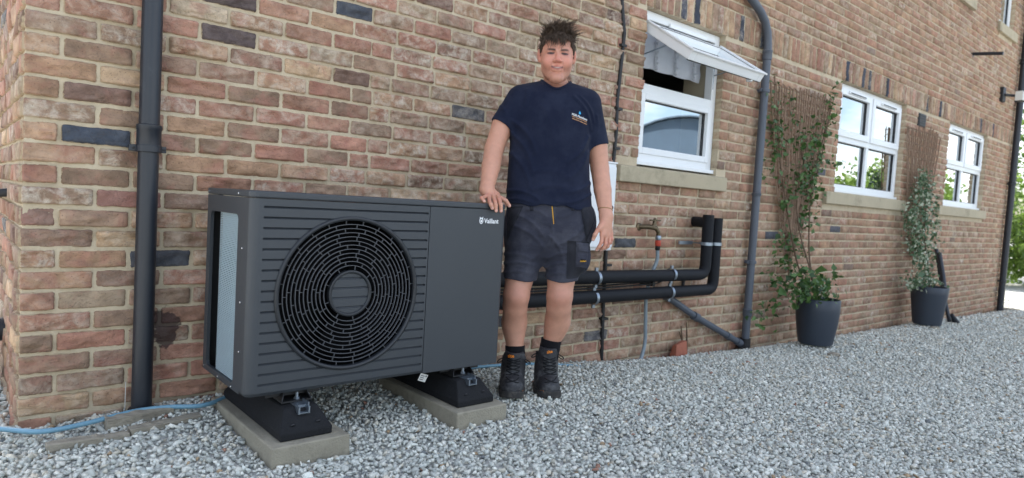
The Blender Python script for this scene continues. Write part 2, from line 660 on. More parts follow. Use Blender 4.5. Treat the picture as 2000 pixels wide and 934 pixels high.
def gz(x, y):
    x = np.asarray(x, float)
    y = np.asarray(y, float)
    g = np.interp(x, PX, PZ)
    g = g - 0.055 * np.exp(-((np.minimum(y, 0)) / 0.14) ** 2) * np.clip((x - 2.2) / 1.5, 0, 1)
    g = g + 0.016 * np.exp(-((y + 0.05) / 0.12) ** 2) * np.exp(-((x - 0.55) / 0.25) ** 2)
    g = g - 0.028 * np.clip((-y - 0.15) / 0.6, 0, 1) * np.exp(-((x - 0.9) / 0.9) ** 2)
    g = g + 0.010 * np.sin(2.3 * x + 1.1 * y + 0.5) * np.sin(1.7 * y - 0.8 * x) * np.clip((-y) / 0.5, 0, 1)
    return g


def build_ground():
    xs = np.unique(np.concatenate([[-300, -120, -60, -30, -15, -8, -4], np.arange(-2, 15, 0.12), [16, 18, 21, 25, 30, 40, 60, 100, 180, 400]]))
    ys = np.unique(np.concatenate([[-300, -150, -80, -40, -20, -12, -8, -6, -5], np.arange(-4, 0.4, 0.1), [0.6, 1, 2, 4, 8, 12, 16, 24, 40, 80, 160, 400]]))
    X, Yg = np.meshgrid(xs, ys, indexing='ij')
    Zg = gz(X, Yg) - 0.0115
    V = np.stack([X, Yg, Zg], -1).reshape(-1, 3)
    ny = len(ys)
    i, j = np.meshgrid(np.arange(len(xs) - 1), np.arange(ny - 1), indexing='ij')
    a = (i * ny + j).ravel()
    F = np.stack([a, a + ny, a + ny + 1, a + 1], -1)
    o = raw_mesh('ground', V, F, MAT['ground'], smooth=True)
    tag(o, 'pale grey gravel ground sheet running from the house to the horizon', None, kind='structure')


SLABS = [(0.622, 0.902, -0.742, -0.085), (1.362, 1.622, -0.752, -0.12)]
SLAB_TOP = 0.012


def build_gravel():
    tmpl = []
    for k in range(48):
        r = random.Random(100 + k)
        bm = bmesh.new()
        sx, sy, sz = r.uniform(0.85, 1.3), r.uniform(0.7, 1.0), r.uniform(0.5, 0.8)
        for _ in range(11):
            v = Vector((r.gauss(0, 1), r.gauss(0, 1), r.gauss(0, 1))).normalized() * r.uniform(0.85, 1.08)
            bm.verts.new((v.x * sx, v.y * sy, v.z * sz))
        bmesh.ops.convex_hull(bm, input=bm.verts)
        bmesh.ops.delete(bm, geom=[v for v in bm.verts if not v.link_faces], context='VERTS')
        bmesh.ops.triangulate(bm, faces=bm.faces)
        bm.verts.index_update()
        tmpl.append((np.array([v.co[:] for v in bm.verts]), np.array([[v.index for v in f.verts] for f in bm.faces])))
        bm.free()
    pts = []

    def region(x0, x1, y0, y1, sp, size, keep=None):
        X, Yg = np.meshgrid(np.arange(x0, x1, sp), np.arange(y0, y1, sp), indexing='ij')
        X = X.ravel() + nrs.uniform(-0.5, 0.5, X.size) * sp
        Yg = Yg.ravel() + nrs.uniform(-0.5, 0.5, Yg.size) * sp
        ok = np.ones(X.size, bool)
        if keep is not None:
            ok = keep(X, Yg)
        s = size * np.exp(nrs.normal(0, 0.24, X.size))
        for a in zip(X[ok], Yg[ok], s[ok]):
            pts.append(a)

    def outside(X, Yg):
        ok = ~((X > 0.012) & (Yg > -0.012))
        for x0, x1, y0, y1 in SLABS:
            ok &= ~((X > x0 - 0.008) & (X < x1 + 0.008) & (Yg > y0 - 0.008) & (Yg < y1 + 0.008))
        return ok
    region(-0.5, 5.0, -2.45, 0.0, 0.0166, 0.0104, outside)
    region(-0.5, 5.0, -2.45, 0.0, 0.050, 0.0142, outside)
    region(-1.2, 5.0, -3.0, -2.45, 0.030, 0.0165, outside)
    region(5.0, 9.0, -2.75, 0.0, 0.0215, 0.0132, outside)
    region(9.0, 16.0, -3.2, 0.6, 0.038, 0.0215, lambda X, Yg: ~((X < 12.5) & (Yg > -0.01)))
    region(-1.2, 0.0, 0.0, 1.6, 0.026, 0.0165, outside)
    region(-2.0, 9.0, -4.5, -2.75, 0.06, 0.026)
    P = np.array(pts)
    n = len(P)
    tid = nrs.randint(0, len(tmpl), n)
    zz = gz(P[:, 0], P[:, 1]) - 0.006 + nrs.uniform(-0.006, 0.0075, n)
    q = nrs.normal(size=(n, 4))
    q[:, 1:3] *= 0.38           # mostly lying flat
    q /= np.linalg.norm(q, axis=1)[:, None]
    w, x, y, z = q.T
    R = np.stack([1 - 2 * (y * y + z * z), 2 * (x * y - z * w), 2 * (x * z + y * w), 2 * (x * y + z * w), 1 - 2 * (x * x + z * z), 2 * (y * z - x * w),
                  2 * (x * z - y * w), 2 * (y * z + x * w), 1 - 2 * (x * x + y * y)], -1).reshape(n, 3, 3)
    base = np.array([sl(c) for c in ((206, 209, 204), (198, 202, 198), (213, 214, 208), (188, 192, 188), (206, 202, 190), (220, 220, 214), (172, 176, 173))])
    cc = base[nrs.choice(7, n, p=[0.26, 0.22, 0.17, 0.14, 0.10, 0.06, 0.05])] * np.exp(nrs.normal(0, 0.12, n))[:, None] * np.array([1.02, 1.0, 0.94])
    odd = nrs.rand(n)
    cc[odd < 0.010] = sl((176, 152, 122))
    cc[odd < 0.003] = sl((160, 122, 104))
    cc[(odd > 0.992)] = sl((120, 124, 124))
    Vs, Fs, Cs, off = [], [], [], 0
    for t, (tv, tf) in enumerate(tmpl):
        ix = np.where(tid == t)[0]
        if not len(ix):
            continue
        v = np.einsum('nij,kj->nki', R[ix], tv) * P[ix, 2][:, None, None]
        v += np.stack([P[ix, 0], P[ix, 1], zz[ix]], -1)[:, None, :]
        k = len(tv)
        f = tf[None] + (np.arange(len(ix)) * k)[:, None, None] + off
        Vs.append(v.reshape(-1, 3))
        Fs.append(f.reshape(-1, 3))
        c = np.ones((len(ix), k, 4))
        c[..., :3] = cc[ix][:, None]
        Cs.append(c.reshape(-1, 4))
        off += len(ix) * k
    o = raw_mesh('gravel', np.concatenate(Vs), np.concatenate(Fs), MAT['stone'], attrs={'Col': np.concatenate(Cs)})
    tag(o, 'loose angular pale grey limestone gravel spread along the house wall', 'gravel', kind='stuff')


build_ground()
build_gravel()

# ------------------------------------------------------------------ the house
HX0, HX1, HD, EAVES, RIDGE = 0.0, 12.43, 8.0, 5.2, 8.9
WIN = [(3.30, 4.24, 1.200, 2.205), (6.26, 7.91, 1.178, 2.205), (9.37, 11.01, 1.175, 2.205)]
UPW = [(8.55, 9.75, 3.84, 4.85), (11.03, 11.75, 3.82, 4.85), (6.05, 7.25, 3.84, 4.85)]
HOLES = [(a, b, c - 0.055, d) for a, b, c, d in WIN] + [(a, b, c - 0.06, d) for a, b, c, d in UPW]
SOLD = (2.207, 2.402)     # soldier band
house = thing('brick_house', 'long two storey house of brown handmade bricks with white windows along the gravel', 'house', (6.2, 4, -0.4))


def wall_sheet():
    mb = MB()
    g = 0.003
    xs = sorted({HX0 + 0.006, HX1 - 0.006} | {h[0] - g for h in HOLES} | {h[1] + g for h in HOLES})
    zs = sorted({-0.6, EAVES} | {h[2] - g for h in HOLES} | {h[3] + g for h in HOLES})
    y0, y1 = 0.0, 0.33
    for i in range(len(xs) - 1):
        for j in range(len(zs) - 1):
            cx, cz = (xs[i] + xs[i + 1]) / 2, (zs[j] + zs[j + 1]) / 2
            if any(h[0] - g < cx < h[1] + g and h[2] - g < cz < h[3] + g for h in HOLES):
                continue
            a, b, c, d = xs[i], xs[i + 1], zs[j], zs[j + 1]
            mb.add([(a, y0, c), (b, y0, c), (b, y0, d), (a, y0, d)], [(0, 1, 2, 3)])
            mb.add([(a, y1, c), (b, y1, c), (b, y1, d), (a, y1, d)], [(3, 2, 1, 0)])
    for h in HOLES:
        a, b, c, d = h[0] - g, h[1] + g, h[2] - g, h[3] + g
        mb.add([(a, y0, c), (a, y1, c), (a, y1, d), (a, y0, d)], [(0, 1, 2, 3)])
        mb.add([(b, y0, c), (b, y1, c), (b, y1, d), (b, y0, d)], [(3, 2, 1, 0)])
        mb.add([(a, y0, d), (a, y1, d), (b, y1, d), (b, y0, d)], [(0, 1, 2, 3)])
        mb.add([(a, y0, c), (a, y1, c), (b, y1, c), (b, y0, c)], [(3, 2, 1, 0)])
    # gables and back
    gx = HX0 + 0.006
    for x in (gx, HX1 - 0.006):
        mb.add([(x, y0, -0.6), (x, HD, -0.6), (x, HD, EAVES), (x, HD / 2, RIDGE - 0.05), (x, y0, EAVES)], [(0, 1, 2, 3, 4)])
    mb.add([(gx, HD, -0.6), (HX1 - 0.006, HD, -0.6), (HX1 - 0.006, HD, EAVES), (gx, HD, EAVES)], [(0, 1, 2, 3)])
    me = bpy.data.meshes.new('wall')
    me.from_pydata(np.concatenate(mb.v).tolist(), [], mb.f)
    finish('wall', me, MAT['mortar'], house)
    # inner room shell
    mb = MB()
    mb.box((0.36, 0.345, -0.3), (12.1, 7.7, 2.55))
    o = MB()
    for (a, b, c, d) in [((0.36, 3.6, -0.3), (12.1, 3.62, 2.55), 0, 0)]:
        o.box(a, b)
    for x in (1.9, 5.3, 8.6):
        o.box((x, 0.36, -0.3), (x + 0.1, 3.59, 2.55))
    o.box((0.36, 0.36, -0.35), (12.1, 3.6, -0.3))
    o.box((0.36, 0.36, 2.56), (12.1, 7.7, 2.66))
    o.build('room_wall', MAT['room'], house)
    r = MB()
    for s in (0, 1):
        y = -0.34 if s == 0 else HD + 0.34
        ze = EAVES - 0.34 * (RIDGE - EAVES) / (HD / 2) + 0.02
        x0, x1 = HX0 - 0.12, HX1 + 0.25
        r.add([(x0, y, ze), (x1, y, ze), (x1, HD / 2, RIDGE), (x0, HD / 2, RIDGE), (x0, y, ze + 0.14), (x1, y, ze + 0.14), (x1, HD / 2, RIDGE + 0.14), (x0, HD / 2, RIDGE + 0.14)],
              [(0, 1, 2, 3), (4, 7, 6, 5), (0, 4, 5, 1), (0, 3, 7, 4), (1, 5, 6, 2)])
    r.build('roof', MAT['roof'], house)
    s = MB()
    s.box((HX0 - 0.1, -0.33, EAVES - 0.18), (HX1 + 0.2, 0.02, EAVES - 0.14))
    s.box((HX0 - 0.1, -0.35, EAVES - 0.24), (HX1 + 0.2, -0.331, EAVES - 0.06))
    s.build('soffit', MAT['pvc'], house)


wall_sheet()

PAL = [((160, 126, 110), 0.21), ((150, 128, 112), 0.24), ((168, 139, 117), 0.17), ((170, 129, 114), 0.11), ((140, 117, 104), 0.12), ((186, 160, 134), 0.05), ((128, 106, 98), 0.03), ((158, 141, 123), 0.06), ((92, 93, 99), 0.008)]
PALC = np.array([sl(c) for c, _ in PAL]) * np.array([1.05, 1.0, 0.91])
PALW = np.array([w for _, w in PAL])
PALW /= PALW.sum()
FORCED = [((0.213, 1.024), (74, 80, 90)), ((1.209, 1.681), (80, 84, 92)), ((0.44, 0.566), (84, 86, 92)), ((0.721, 1.62), (96, 84, 82)), ((0.655, 1.468), (98, 86, 84)),
          ((0.26, 0.79), (150, 112, 100)), ((0.62, 1.55), (196, 176, 150)), ((0.30, 1.27), (188, 160, 130)),
          ((3.30, 0.655), (86, 88, 92)), ((5.05, 0.73), (88, 90, 96)), ((6.3, 0.79), (92, 92, 98)), ((4.35, 1.20), (88, 90, 96)), ((5.88, 1.33), (90, 92, 98))]


EDGE = {}          # vertex count -> 0 on the arris, 1 inside


def brick_geo(L, Hh, depth, r, nx, nz, near):
    """front-facing brick in local coordinates: x 0..L, z 0..H, front face towards -y"""
    e = 0.006
    xs = np.concatenate([[0], np.linspace(e, L - e, nx), [L]])
    zs = np.concatenate([[0], np.linspace(e, Hh - e, nz), [Hh]])
    X, Zg = np.meshgrid(xs, zs, indexing='ij')
    proud = r.uniform(0.002, 0.0075)
    rel = np.zeros_like(X)
    if near:
        for _ in range(r.choice((1, 2, 3, 3, 4))):
            a = r.gauss(0, 0.22)
            cx, cz = r.uniform(0, L), r.uniform(0.1, 0.9) * Hh
            d = (Zg - cz) * math.cos(a) - (X - cx) * math.sin(a) + 0.007 * np.sin(X * r.uniform(25, 60) + r.uniform(0, 6)) + 0.003 * np.sin(X * r.uniform(90, 160) + r.uniform(0, 6))
            s = r.choice((-1, 1))
            t = np.clip(s * d / r.uniform(0.004, 0.012) + 0.5, 0, 1)
            fade = np.clip(1.2 - np.abs(X - cx) / (L * r.uniform(0.35, 0.9)), 0, 1)
            rel += r.uniform(0.003, 0.0105) * t * fade
        ph = r.uniform(0, 50)
        rel += 0.0030 * np.sin(X * 61 + ph) * np.sin(Zg * 97 + ph * 1.7)
        rel += np.array([[r.gauss(0, 0.0007) for _ in range(X.shape[1])] for _ in range(X.shape[0])])
    else:
        rel += np.array([[r.gauss(0.003, 0.0038) for _ in range(X.shape[1])] for _ in range(X.shape[0])])
    Yf = np.minimum(-(proud + rel), -0.0025)
    # outline: wavy edges and worn corners
    def wob(t, n):
        return 0.0016 * np.sin(t * r.uniform(18, 45) + r.uniform(0, 6)) + np.array([r.gauss(0, 0.0008) for _ in range(n)])
    m, k = X.shape
    X2, Z2 = X.copy(), Zg.copy()
    X2[0] += np.abs(wob(zs, k)); X2[-1] -= np.abs(wob(zs, k))
    Z2[:, 0] += np.abs(wob(xs, m)) * 1.2; Z2[:, -1] -= np.abs(wob(xs, m)) * 1.2
    for i, j in ((0, 0), (0, -1), (-1, 0), (-1, -1)):
        X2[i, j] += (0.0035 if i == 0 else -0.0035)
        Z2[i, j] += (0.003 if j == 0 else -0.003)
    for sl_ in ((0, slice(None)), (-1, slice(None)), (slice(None), 0), (slice(None), -1)):
        Yf[sl_] = np.clip(Yf[sl_] + 0.0045, -0.0045, -0.0006)
    V = np.stack([X2, Yf, Z2], -1).reshape(-1, 3)
    idx = np.arange(m * k).reshape(m, k)
    F = np.stack([idx[:-1, :-1], idx[1:, :-1], idx[1:, 1:], idx[:-1, 1:]], -1).reshape(-1, 4)
    ring = np.concatenate([idx[:, 0], idx[-1, 1:], idx[-2::-1, -1], idx[0, -2:0:-1]])
    Vb = V[ring].copy()
    Vb[:, 1] = depth
    b = np.arange(len(ring)) + m * k
    nxt = np.roll(np.arange(len(ring)), -1)
    Fs = np.stack([ring, b, b[nxt], ring[nxt]], -1)
    if len(V) + len(Vb) not in EDGE:
        ea = np.ones(len(V) + len(Vb))
        ea[ring] = 0
        ea[len(V):] = 0
        EDGE[len(V) + len(Vb)] = ea
    return np.concatenate([V, Vb]), np.concatenate([F, Fs])


def lay_bricks():
    r = random.Random(21)
    out = []      # (x0, x1, z0, z1, face, soldier)
    CH = 0.075
    for k in range(-5, int(EAVES / CH) + 1):
        z1 = k * CH
        z0 = z1 - 0.065
        if k in (30, 31, 32):
            band = True
        else:
            band = False
        first = 0.215 if k % 2 else 0.1025
        cut = 1.305 if k % 2 else 1.214
        x = 0.0
        segs = []
        L = first
        while x < HX1 - 0.02:
            e = x + L
            if x < cut < e + 0.06:
                e = cut
                segs.append((x, e))
                x = e + 0.006
                L = 0.215 if r.random() < 0.7 else 0.1025
                cut = -1
                continue
            e = min(e + r.gauss(0, 0.0015), HX1)
            if HX1 - e < 0.06:
                e = HX1
            segs.append((x, e))
            x = e + 0.010
            L = 0.215
        for a, b in segs:
            parts = [(a, b)]
            if band:
                parts = [(a, min(b, 3.20))] if a < 3.15 else []
            for h in HOLES:
                lo, hi = h[0], h[1]
                if h in HOLES[:3]:
                    # the stone sill is wider than the opening
                    if z1 > h[2] - 0.10 and z0 < h[2] + 0.003:
                        lo, hi = h[0] - 0.225, h[1] + 0.10
                elif z1 > h[2] - 0.06 and z0 < h[2] + 0.003:
                    lo, hi = h[0] - 0.1, h[1] + 0.1
                if z1 > h[2] - 0.09 and z0 < h[3] - 0.02:
                    np_ = []
                    for pa, pb in parts:
                        if pb <= lo or pa >= hi:
                            np_.append((pa, pb))
                            continue
                        if pa < lo:
                            np_.append((pa, lo))
                        if pb > hi:
                            np_.append((hi, pb))
                    parts = np_
            for pa, pb in parts:
                if pb - pa > 0.025:
                    out.append((pa, pb, z0 + r.gauss(0, 0.0008), z1 + r.gauss(0, 0.0008), 0, False))
        # gable return (x = 0 plane), first few metres
        y = 0.0
        L = 0.1025 if k % 2 else 0.215
        while y < 3.0:
            if y > 0:
                out.append((y, y + L, z0, z1, 1, False))
            else:
                out.append((y + 0.003, y + L, z0, z1, 1, False))
            y += L + 0.010
            L = 0.215
    x = 3.215
    while x < HX1 - 0.03:
        e = min(x + 0.065 + r.gauss(0, 0.001), HX1)
        out.append((x, e, SOLD[0], SOLD[1], 0, True))
        x = e + 0.010
    return out


def build_bricks():
    lay = lay_bricks()
    r = random.Random(5)
    rs = np.random.RandomState(3)

    def size_in_view(b):
        c = np.array([(b[0] + b[1]) / 2, 0, (b[2] + b[3]) / 2])
        if b[4] == 1:
            return 0
        d = c - CAM_POS
        z = d @ CF
        if z < 0.3:
            return 0
        u, v = 1000 + FPX * (d @ CR) / z, 467 - FPX * (d @ CU) / z
        if u < -60 or u > 2060 or v < -30 or v > 900:
            return 0
        # behind the pump or the man: shows nothing
        if 430 < u < 965 and 400 < v < 700:
            return 0
        if 1010 < u < 1140 and 180 < v < 540:
            return 0
        return 1 / z
    score = [size_in_view(b) if not b[5] else 0 for b in lay]
    order = sorted(range(len(lay)), key=lambda i: -score[i])
    single = {i for i in order[:296] if score[i] > 0}
    sold = [i for i, b in enumerate(lay) if b[5]]
    single |= set(sold)
    Vs, Fs, Cs, Ss, off = [], [], [], [], 0
    for i, (x0, x1, z0, z1, face, so) in enumerate(lay):
        near = (i in single and not so) or (face == 0 and x0 < 3.2 and z1 < 2.2)
        if so:
            V, F = brick_geo(x1 - x0, z1 - z0, 0.05, r, 3, 7, True)
        elif near:
            V, F = brick_geo(x1 - x0, z1 - z0, 0.05, r, 15, 10, True)
        else:
            V, F = brick_geo(x1 - x0, z1 - z0, 0.05, r, 3, 2, False)
        col = PALC[rs.choice(len(PALC), p=PALW)] * math.exp(rs.normal(0, 0.07))
        if x0 > 3.2 and not so:
            col = 0.5 * col + 0.5 * np.array(sl((168, 136, 109)))
        bloom = max(0, rs.normal(0.18, 0.3))
        if 1.3 < x0 < 3.1 and z1 > 0.6:
            bloom += 0.22 + rs.uniform(0, 0.35)          # limey panel behind the man
        if 2.6 < x0 < 4.4 and z1 < 0.25:
            bloom += 0.3
        if so:
            col = PALC[rs.choice([0, 1, 2, 5, 7, 1, 2])] * math.exp(rs.normal(0, 0.10))
            if rs.rand() < 0.07:
                col = np.array(sl((72, 76, 86)))
        if rs.rand() < 0.10:
            bloom += 0.5
        for (fx, fz), fc in FORCED:
            if not so and face == 0 and x0 <= fx <= x1 and z0 <= fz <= z1 + 0.01:
                col = np.array(sl(fc)); bloom = 0.05
        col = np.clip(col, 0, 1)
        tl_ = rs.normal(0, 0.006)
        V = V + np.stack([0 * V[:, 0], rs.normal(0, 0.0012) + 0 * V[:, 0], (V[:, 0] - (x1 - x0) / 2) * tl_], -1)
        if face == 0:
            W = V + np.array([x0, 0.0, z0])
        else:
            # turned round the corner: local x -> +y, front towards -x
            W = np.stack([V[:, 1], V[:, 0] + x0, V[:, 2] + z0], -1)
            F = F[:, ::-1]
        c = np.tile(np.array([*col, min(bloom, 0.95)]), (len(V), 1))
        s = np.tile(np.array([rs.rand(), rs.rand(), rs.rand(), 1]), (len(V), 1))
        s[:, 3] = EDGE[len(V)]
        if i in single:
            o = raw_mesh('soldier_brick' if so else 'brick', W, F, MAT['brick'], house, attrs={'Col': c, 'Seed': s})
        else:
            Vs.append(W); Fs.append(F + off); Cs.append(c); Ss.append(s)
            off += len(W)
    o = raw_mesh('brickwork', np.concatenate(Vs), np.concatenate(Fs), MAT['brick'], house, attrs={'Col': np.concatenate(Cs), 'Seed': np.concatenate(Ss)})
    o['kind'] = 'stuff'


build_bricks()


# ------------------------------------------------------------------ windows
def frame_boxes(mb, x0, x1, z0, z1, y0, y1, w):
    mb.box((x0, y0, z0), (x0 + w, y1, z1))
    mb.box((x1 - w, y0, z0), (x1, y1, z1))
    mb.box((x0 + w, y0, z0), (x1 - w, y1, z0 + w))
    mb.box((x0 + w, y0, z1 - w), (x1 - w, y1, z1))


def pane(win, x0, x1, z0, z1, y=0.085):
    s = MB()
    frame_boxes(s, x0 - 0.004, x1 + 0.004, z0 - 0.004, z1 + 0.004, y - 0.012, y - 0.002, 0.012)
    s.build('glazing_seal', MAT['seal'], win)
    g = MB()
    g.add([(x0, y, z0), (x1, y, z0), (x1, y, z1), (x0, y, z1)], [(0, 1, 2, 3)])
    g.build('pane', MAT['glass'], win)


def sill(x0, x1, zt, h, parent):
    mb = MB()
    mb.add([(x0, -0.045, zt - h), (x1, -0.045, zt - h), (x1, 0.14, zt - h), (x0, 0.14, zt - h),
            (x0, -0.045, zt), (x1, -0.045, zt), (x1, 0.14, zt + 0.03), (x0, 0.14, zt + 0.03)],
           [(0, 3, 2, 1), (4, 5, 6, 7), (0, 1, 5, 4), (1, 2, 6, 5), (2, 3, 7, 6), (3, 0, 4, 7)])
    mb.build('sill', MAT['sill'], parent, bevel=0.006)


def inner_reveal(win, x0, x1, z0, z1):
    mb = MB()
    d0, d1 = 0.12, 0.34
    for a, b in (((x0, d0, z0), (x0 + 0.012, d1, z1)), ((x1 - 0.012, d0, z0), (x1, d1, z1)), ((x0 + 0.012, d0, z1 - 0.012), (x1 - 0.012, d1, z1)), ((x0 + 0.012, d0, z0), (x1 - 0.012, d1, z0 + 0.02))):
        mb.box(a, b)
    mb.build('inner_reveal', MAT['plaster'], win)


def small_window(idx):
    x0, x1, z0, z1 = WIN[idx]
    win = part_empty('window', house, ((x0 + x1) / 2, 0.05, z0))
    f = MB()
    frame_boxes(f, x0, x1, z0, z1, 0.050, 0.115, 0.055)
    xm, zm = (x0 + x1) / 2, z0 + 0.5
    f.box((xm - 0.03, 0.0502, z0 + 0.055), (xm + 0.03, 0.114, zm - 0.03))
    f.box((xm - 0.03, 0.0502, zm + 0.03), (xm + 0.03, 0.114, z1 - 0.055))
    f.box((x0 + 0.055, 0.048, zm - 0.03), (x1 - 0.055, 0.114, zm + 0.03))
    f.build('frame', MAT['pvc'], win, bevel=0.004)
    for a, b in ((x0 + 0.055, xm - 0.03), (xm + 0.03, x1 - 0.055)):
        pane(win, a, b, z0 + 0.055, zm - 0.03)
        sh = MB()
        frame_boxes(sh, a - 0.012, b + 0.012, zm + 0.022, z1 - 0.045, 0.030, 0.100, 0.062)
        sh.build('sash', MAT['pvc'], win, bevel=0.005)
        pane(win, a + 0.05, b - 0.05, zm + 0.084, z1 - 0.107, 0.07)
        v = MB()
        c = (a + b) / 2
        v.box((c - 0.20, 0.014, z1 - 0.088), (c + 0.20, 0.0302, z1 - 0.062))
        v.build('trickle_vent', MAT['pvc'], win, bevel=0.004)
        v = MB()
        v.box((c - 0.18, 0.012, z1 - 0.083), (c + 0.18, 0.0145, z1 - 0.073))
        v.build('vent_slot', MAT['seal'], win)
    d = MB()
    d.box((x0, 0.02, z0 - 0.025), (x1, 0.11, z0 - 0.001))
    d.build('drip_sill', MAT['pvc'], win, bevel=0.003)
    sill(x0 - 0.225, x1 + 0.10, z0 - 0.035, 0.112, win)
    inner_reveal(win, x0, x1, z0 - 0.03, z1)
    return win


small_window(1)
small_window(2)


def open_window():
    x0, x1, z0, z1 = WIN[0]
    win = part_empty('window', house, ((x0 + x1) / 2, 0.05, z0))
    zm = 1.69
    f = MB()
    frame_boxes(f, x0, x1, z0, z1, 0.050, 0.115, 0.058)
    f.box((x0 + 0.058, 0.048, zm - 0.032), (x1 - 0.058, 0.114, zm + 0.032))
    f.build('frame', MAT['pvc'], win, bevel=0.004)
    b = MB()
    frame_boxes(b, x0 + 0.05, x1 - 0.05, z0 + 0.05, zm - 0.028, 0.040, 0.10, 0.045)
    b.build('glazing_bead', MAT['pvc'], win, bevel=0.004)
    pane(win, x0 + 0.09, x1 - 0.09, z0 + 0.09, zm - 0.068, 0.08)
    v = MB()
    v.box((3.60, 0.03, z1 - 0.070), (4.05, 0.051, z1 - 0.040))
    v.build('trickle_vent', MAT['pvc'], win, bevel=0.004)
    # top hung sash swung out
    L = 0.452
    ang = math.atan2(0.378, 0.245)
    M = Matrix.Translation((0, 0.028, z1 - 0.092)) @ Matrix.Rotation(-ang, 4, 'X')
    s = MB()
    a, c = x0 + 0.03, x1 - 0.03
    w = 0.056
    for lo, hi in (((a, -0.01, -L), (a + w, 0.052, 0)), ((c - w, -0.01, -L), (c, 0.052, 0)), ((a + w, -0.01, -L), (c - w, 0.052, -L + w)), ((a + w, -0.01, -w), (c - w, 0.052, 0))):
        s.box(lo, hi, M)
    s.build('sash', MAT['pvc'], win, bevel=0.005)
    e = MB()
    for lo, hi in (((a - 0.010, -0.022, -L - 0.012), (c + 0.010, -0.0102, -L + 0.012)), ((a - 0.010, -0.022, -L + 0.012), (a + 0.012, -0.0102, 0.0)), ((c - 0.012, -0.022, -L + 0.012), (c + 0.010, -0.0102, 0.0))):
        e.box(lo, hi, M)
    e.build('sash_flange', MAT['pvc'], win, bevel=0.003)
    sl2 = MB()
    for lo, hi in (((a + 0.008, 0.0525, -L + 0.006), (c - 0.008, 0.058, -L + 0.016)), ((a + w - 0.01, -0.012, -L + w - 0.01), (c - w + 0.01, -0.0103, -L + w)), ((a + w - 0.01, -0.012, -w), (c - w + 0.01, -0.0103, -w + 0.01)),
                   ((a + w - 0.01, -0.012, -L + w), (a + w, -0.0103, -w)), ((c - w, -0.012, -L + w), (c - w + 0.01, -0.0103, -w))):
        sl2.box(lo, hi, M)
    sl2.build('sash_seal', MAT['seal'], win)
    g = MB()
    pts = [(a + w, 0.018, -L + w), (c - w, 0.018, -L + w), (c - w, 0.018, -w), (a + w, 0.018, -w)]
    g.add([tuple(M @ Vector(p)) for p in pts], [(0, 1, 2, 3)])
    g.build('pane', MAT['glass'], win)
    # stays
    for x in (x0 + 0.045, x1 - 0.045):
        t = MB()
        p0 = M @ Vector((x, 0.03, -0.26))
        t.tube([(x, 0.06, z1 - 0.30), tuple(p0)], 0.009, 6, flat=0.4)
        t.tube([(x, 0.055, z1 - 0.40), (x, 0.055, z1 - 0.10)], 0.008, 6)
        t.build('stay', MAT['zinc'], win, smooth=True)
    h = MB()
    hp = M @ Vector((c - 0.10, 0.056, -L + 0.03))
    h.lathe([(0.022, 0), (0.024, 0.012), (0.014, 0.03)], tuple(hp - Vector((0, 0, 0.02))), 14)
    h.build('handle', MAT['pvc'], win, smooth=True)
    # ruched blind inside
    bl = MB()
    n = 60
    xs = np.linspace(x0 + 0.06, x1 - 0.06, n)
    zs = np.linspace(1.865, z1 - 0.05, 16)
    Vv = []
    for x in xs:
        for z in zs:
            t = (x - xs[0]) / (xs[-1] - xs[0])
            gather = max(math.exp(-((t - q) / 0.025) ** 2) for q in (0.02, 0.30, 0.58, 0.86))
            y = 0.17 - 0.012 * abs(math.sin((z - 1.86) * 28)) - 0.006 * gather
            zz = z - (0.006 * math.sin(PI * ((t * 3.57) % 1)) if z < 1.9 else 0)
            Vv.append((x, y, zz))
    m = len(zs)
    bl.add(Vv, [(i * m + j, (i + 1) * m + j, (i + 1) * m + j + 1, i * m + j + 1) for i in range(n - 1) for j in range(m - 1)])
    bl.build('blind', MAT['blind'], win, smooth=True, sharp=180)
    for q in (0.02, 0.30, 0.58, 0.86):
        rb = MB()
        x = xs[0] + q * (xs[-1] - xs[0])
        zz = np.linspace(1.862, z1 - 0.06, 26)
        rb.tube([(x + 0.004 * math.sin(k * 2.1), 0.135 + 0.006 * math.sin(k * 2.7), z) for k, z in enumerate(zz)], [0.014 + 0.005 * math.sin(k * 1.9) for k in range(26)], 8, flat=0.6)
        rb.build('blind_ruffle', MAT['blind'], win, smooth=True)
    d = MB()
    d.box((x0, 0.02, z0 - 0.028), (x1, 0.11, z0 - 0.001))
    d.build('drip_sill', MAT['pvc'], win, bevel=0.003)
    sill(3.085, 4.335, 1.148, 0.104, win)
    inner_reveal(win, x0, x1, z0 - 0.03, z1)
    # mortar mended edge left of the frame
    return win


open_window()


def upper_window(i, panes=True):
    x0, x1, z0, z1 = UPW[i]
    win = part_empty('window', house, ((x0 + x1) / 2, 0.05, z0))
    f = MB()
    frame_boxes(f, x0, x1, z0, z1, 0.050, 0.115, 0.07)
    f.build('frame', MAT['pvc'], win, bevel=0.004)
    pane(win, x0 + 0.07, x1 - 0.07, z0 + 0.07, z1 - 0.07)
    sill(x0 - 0.1, x1 + 0.1, z0 - 0.03, 0.13, win)
    bb = MB()
    bb.box((x0 - 0.05, 0.36, z0 - 0.1), (x1 + 0.05, 0.37, z1 + 0.1))
    bb.build('curtain', MAT['blind'], win)


for i in range(3):
    upper_window(i)

v = MB()
v.box((8.26, -0.012, 2.02), (8.50, 0.03, 2.17))
for k in range(5):
    v.box((8.275, -0.020, 2.032 + k * 0.027), (8.485, -0.0122, 2.050 + k * 0.027))
v.build('air_vent', MAT['black'], house, bevel=0.003)


# ------------------------------------------------------------------ downpipes
def arc(c, r, a0, a1, n, ax):
    """points of an arc in the plane of axes ax (two index) round c"""
    out = []
    for t in np.linspace(a0, a1, n):
        p = list(c)
        p[ax[0]] += r * math.cos(t)
        p[ax[1]] += r * math.sin(t)
        out.append(p)
    return out


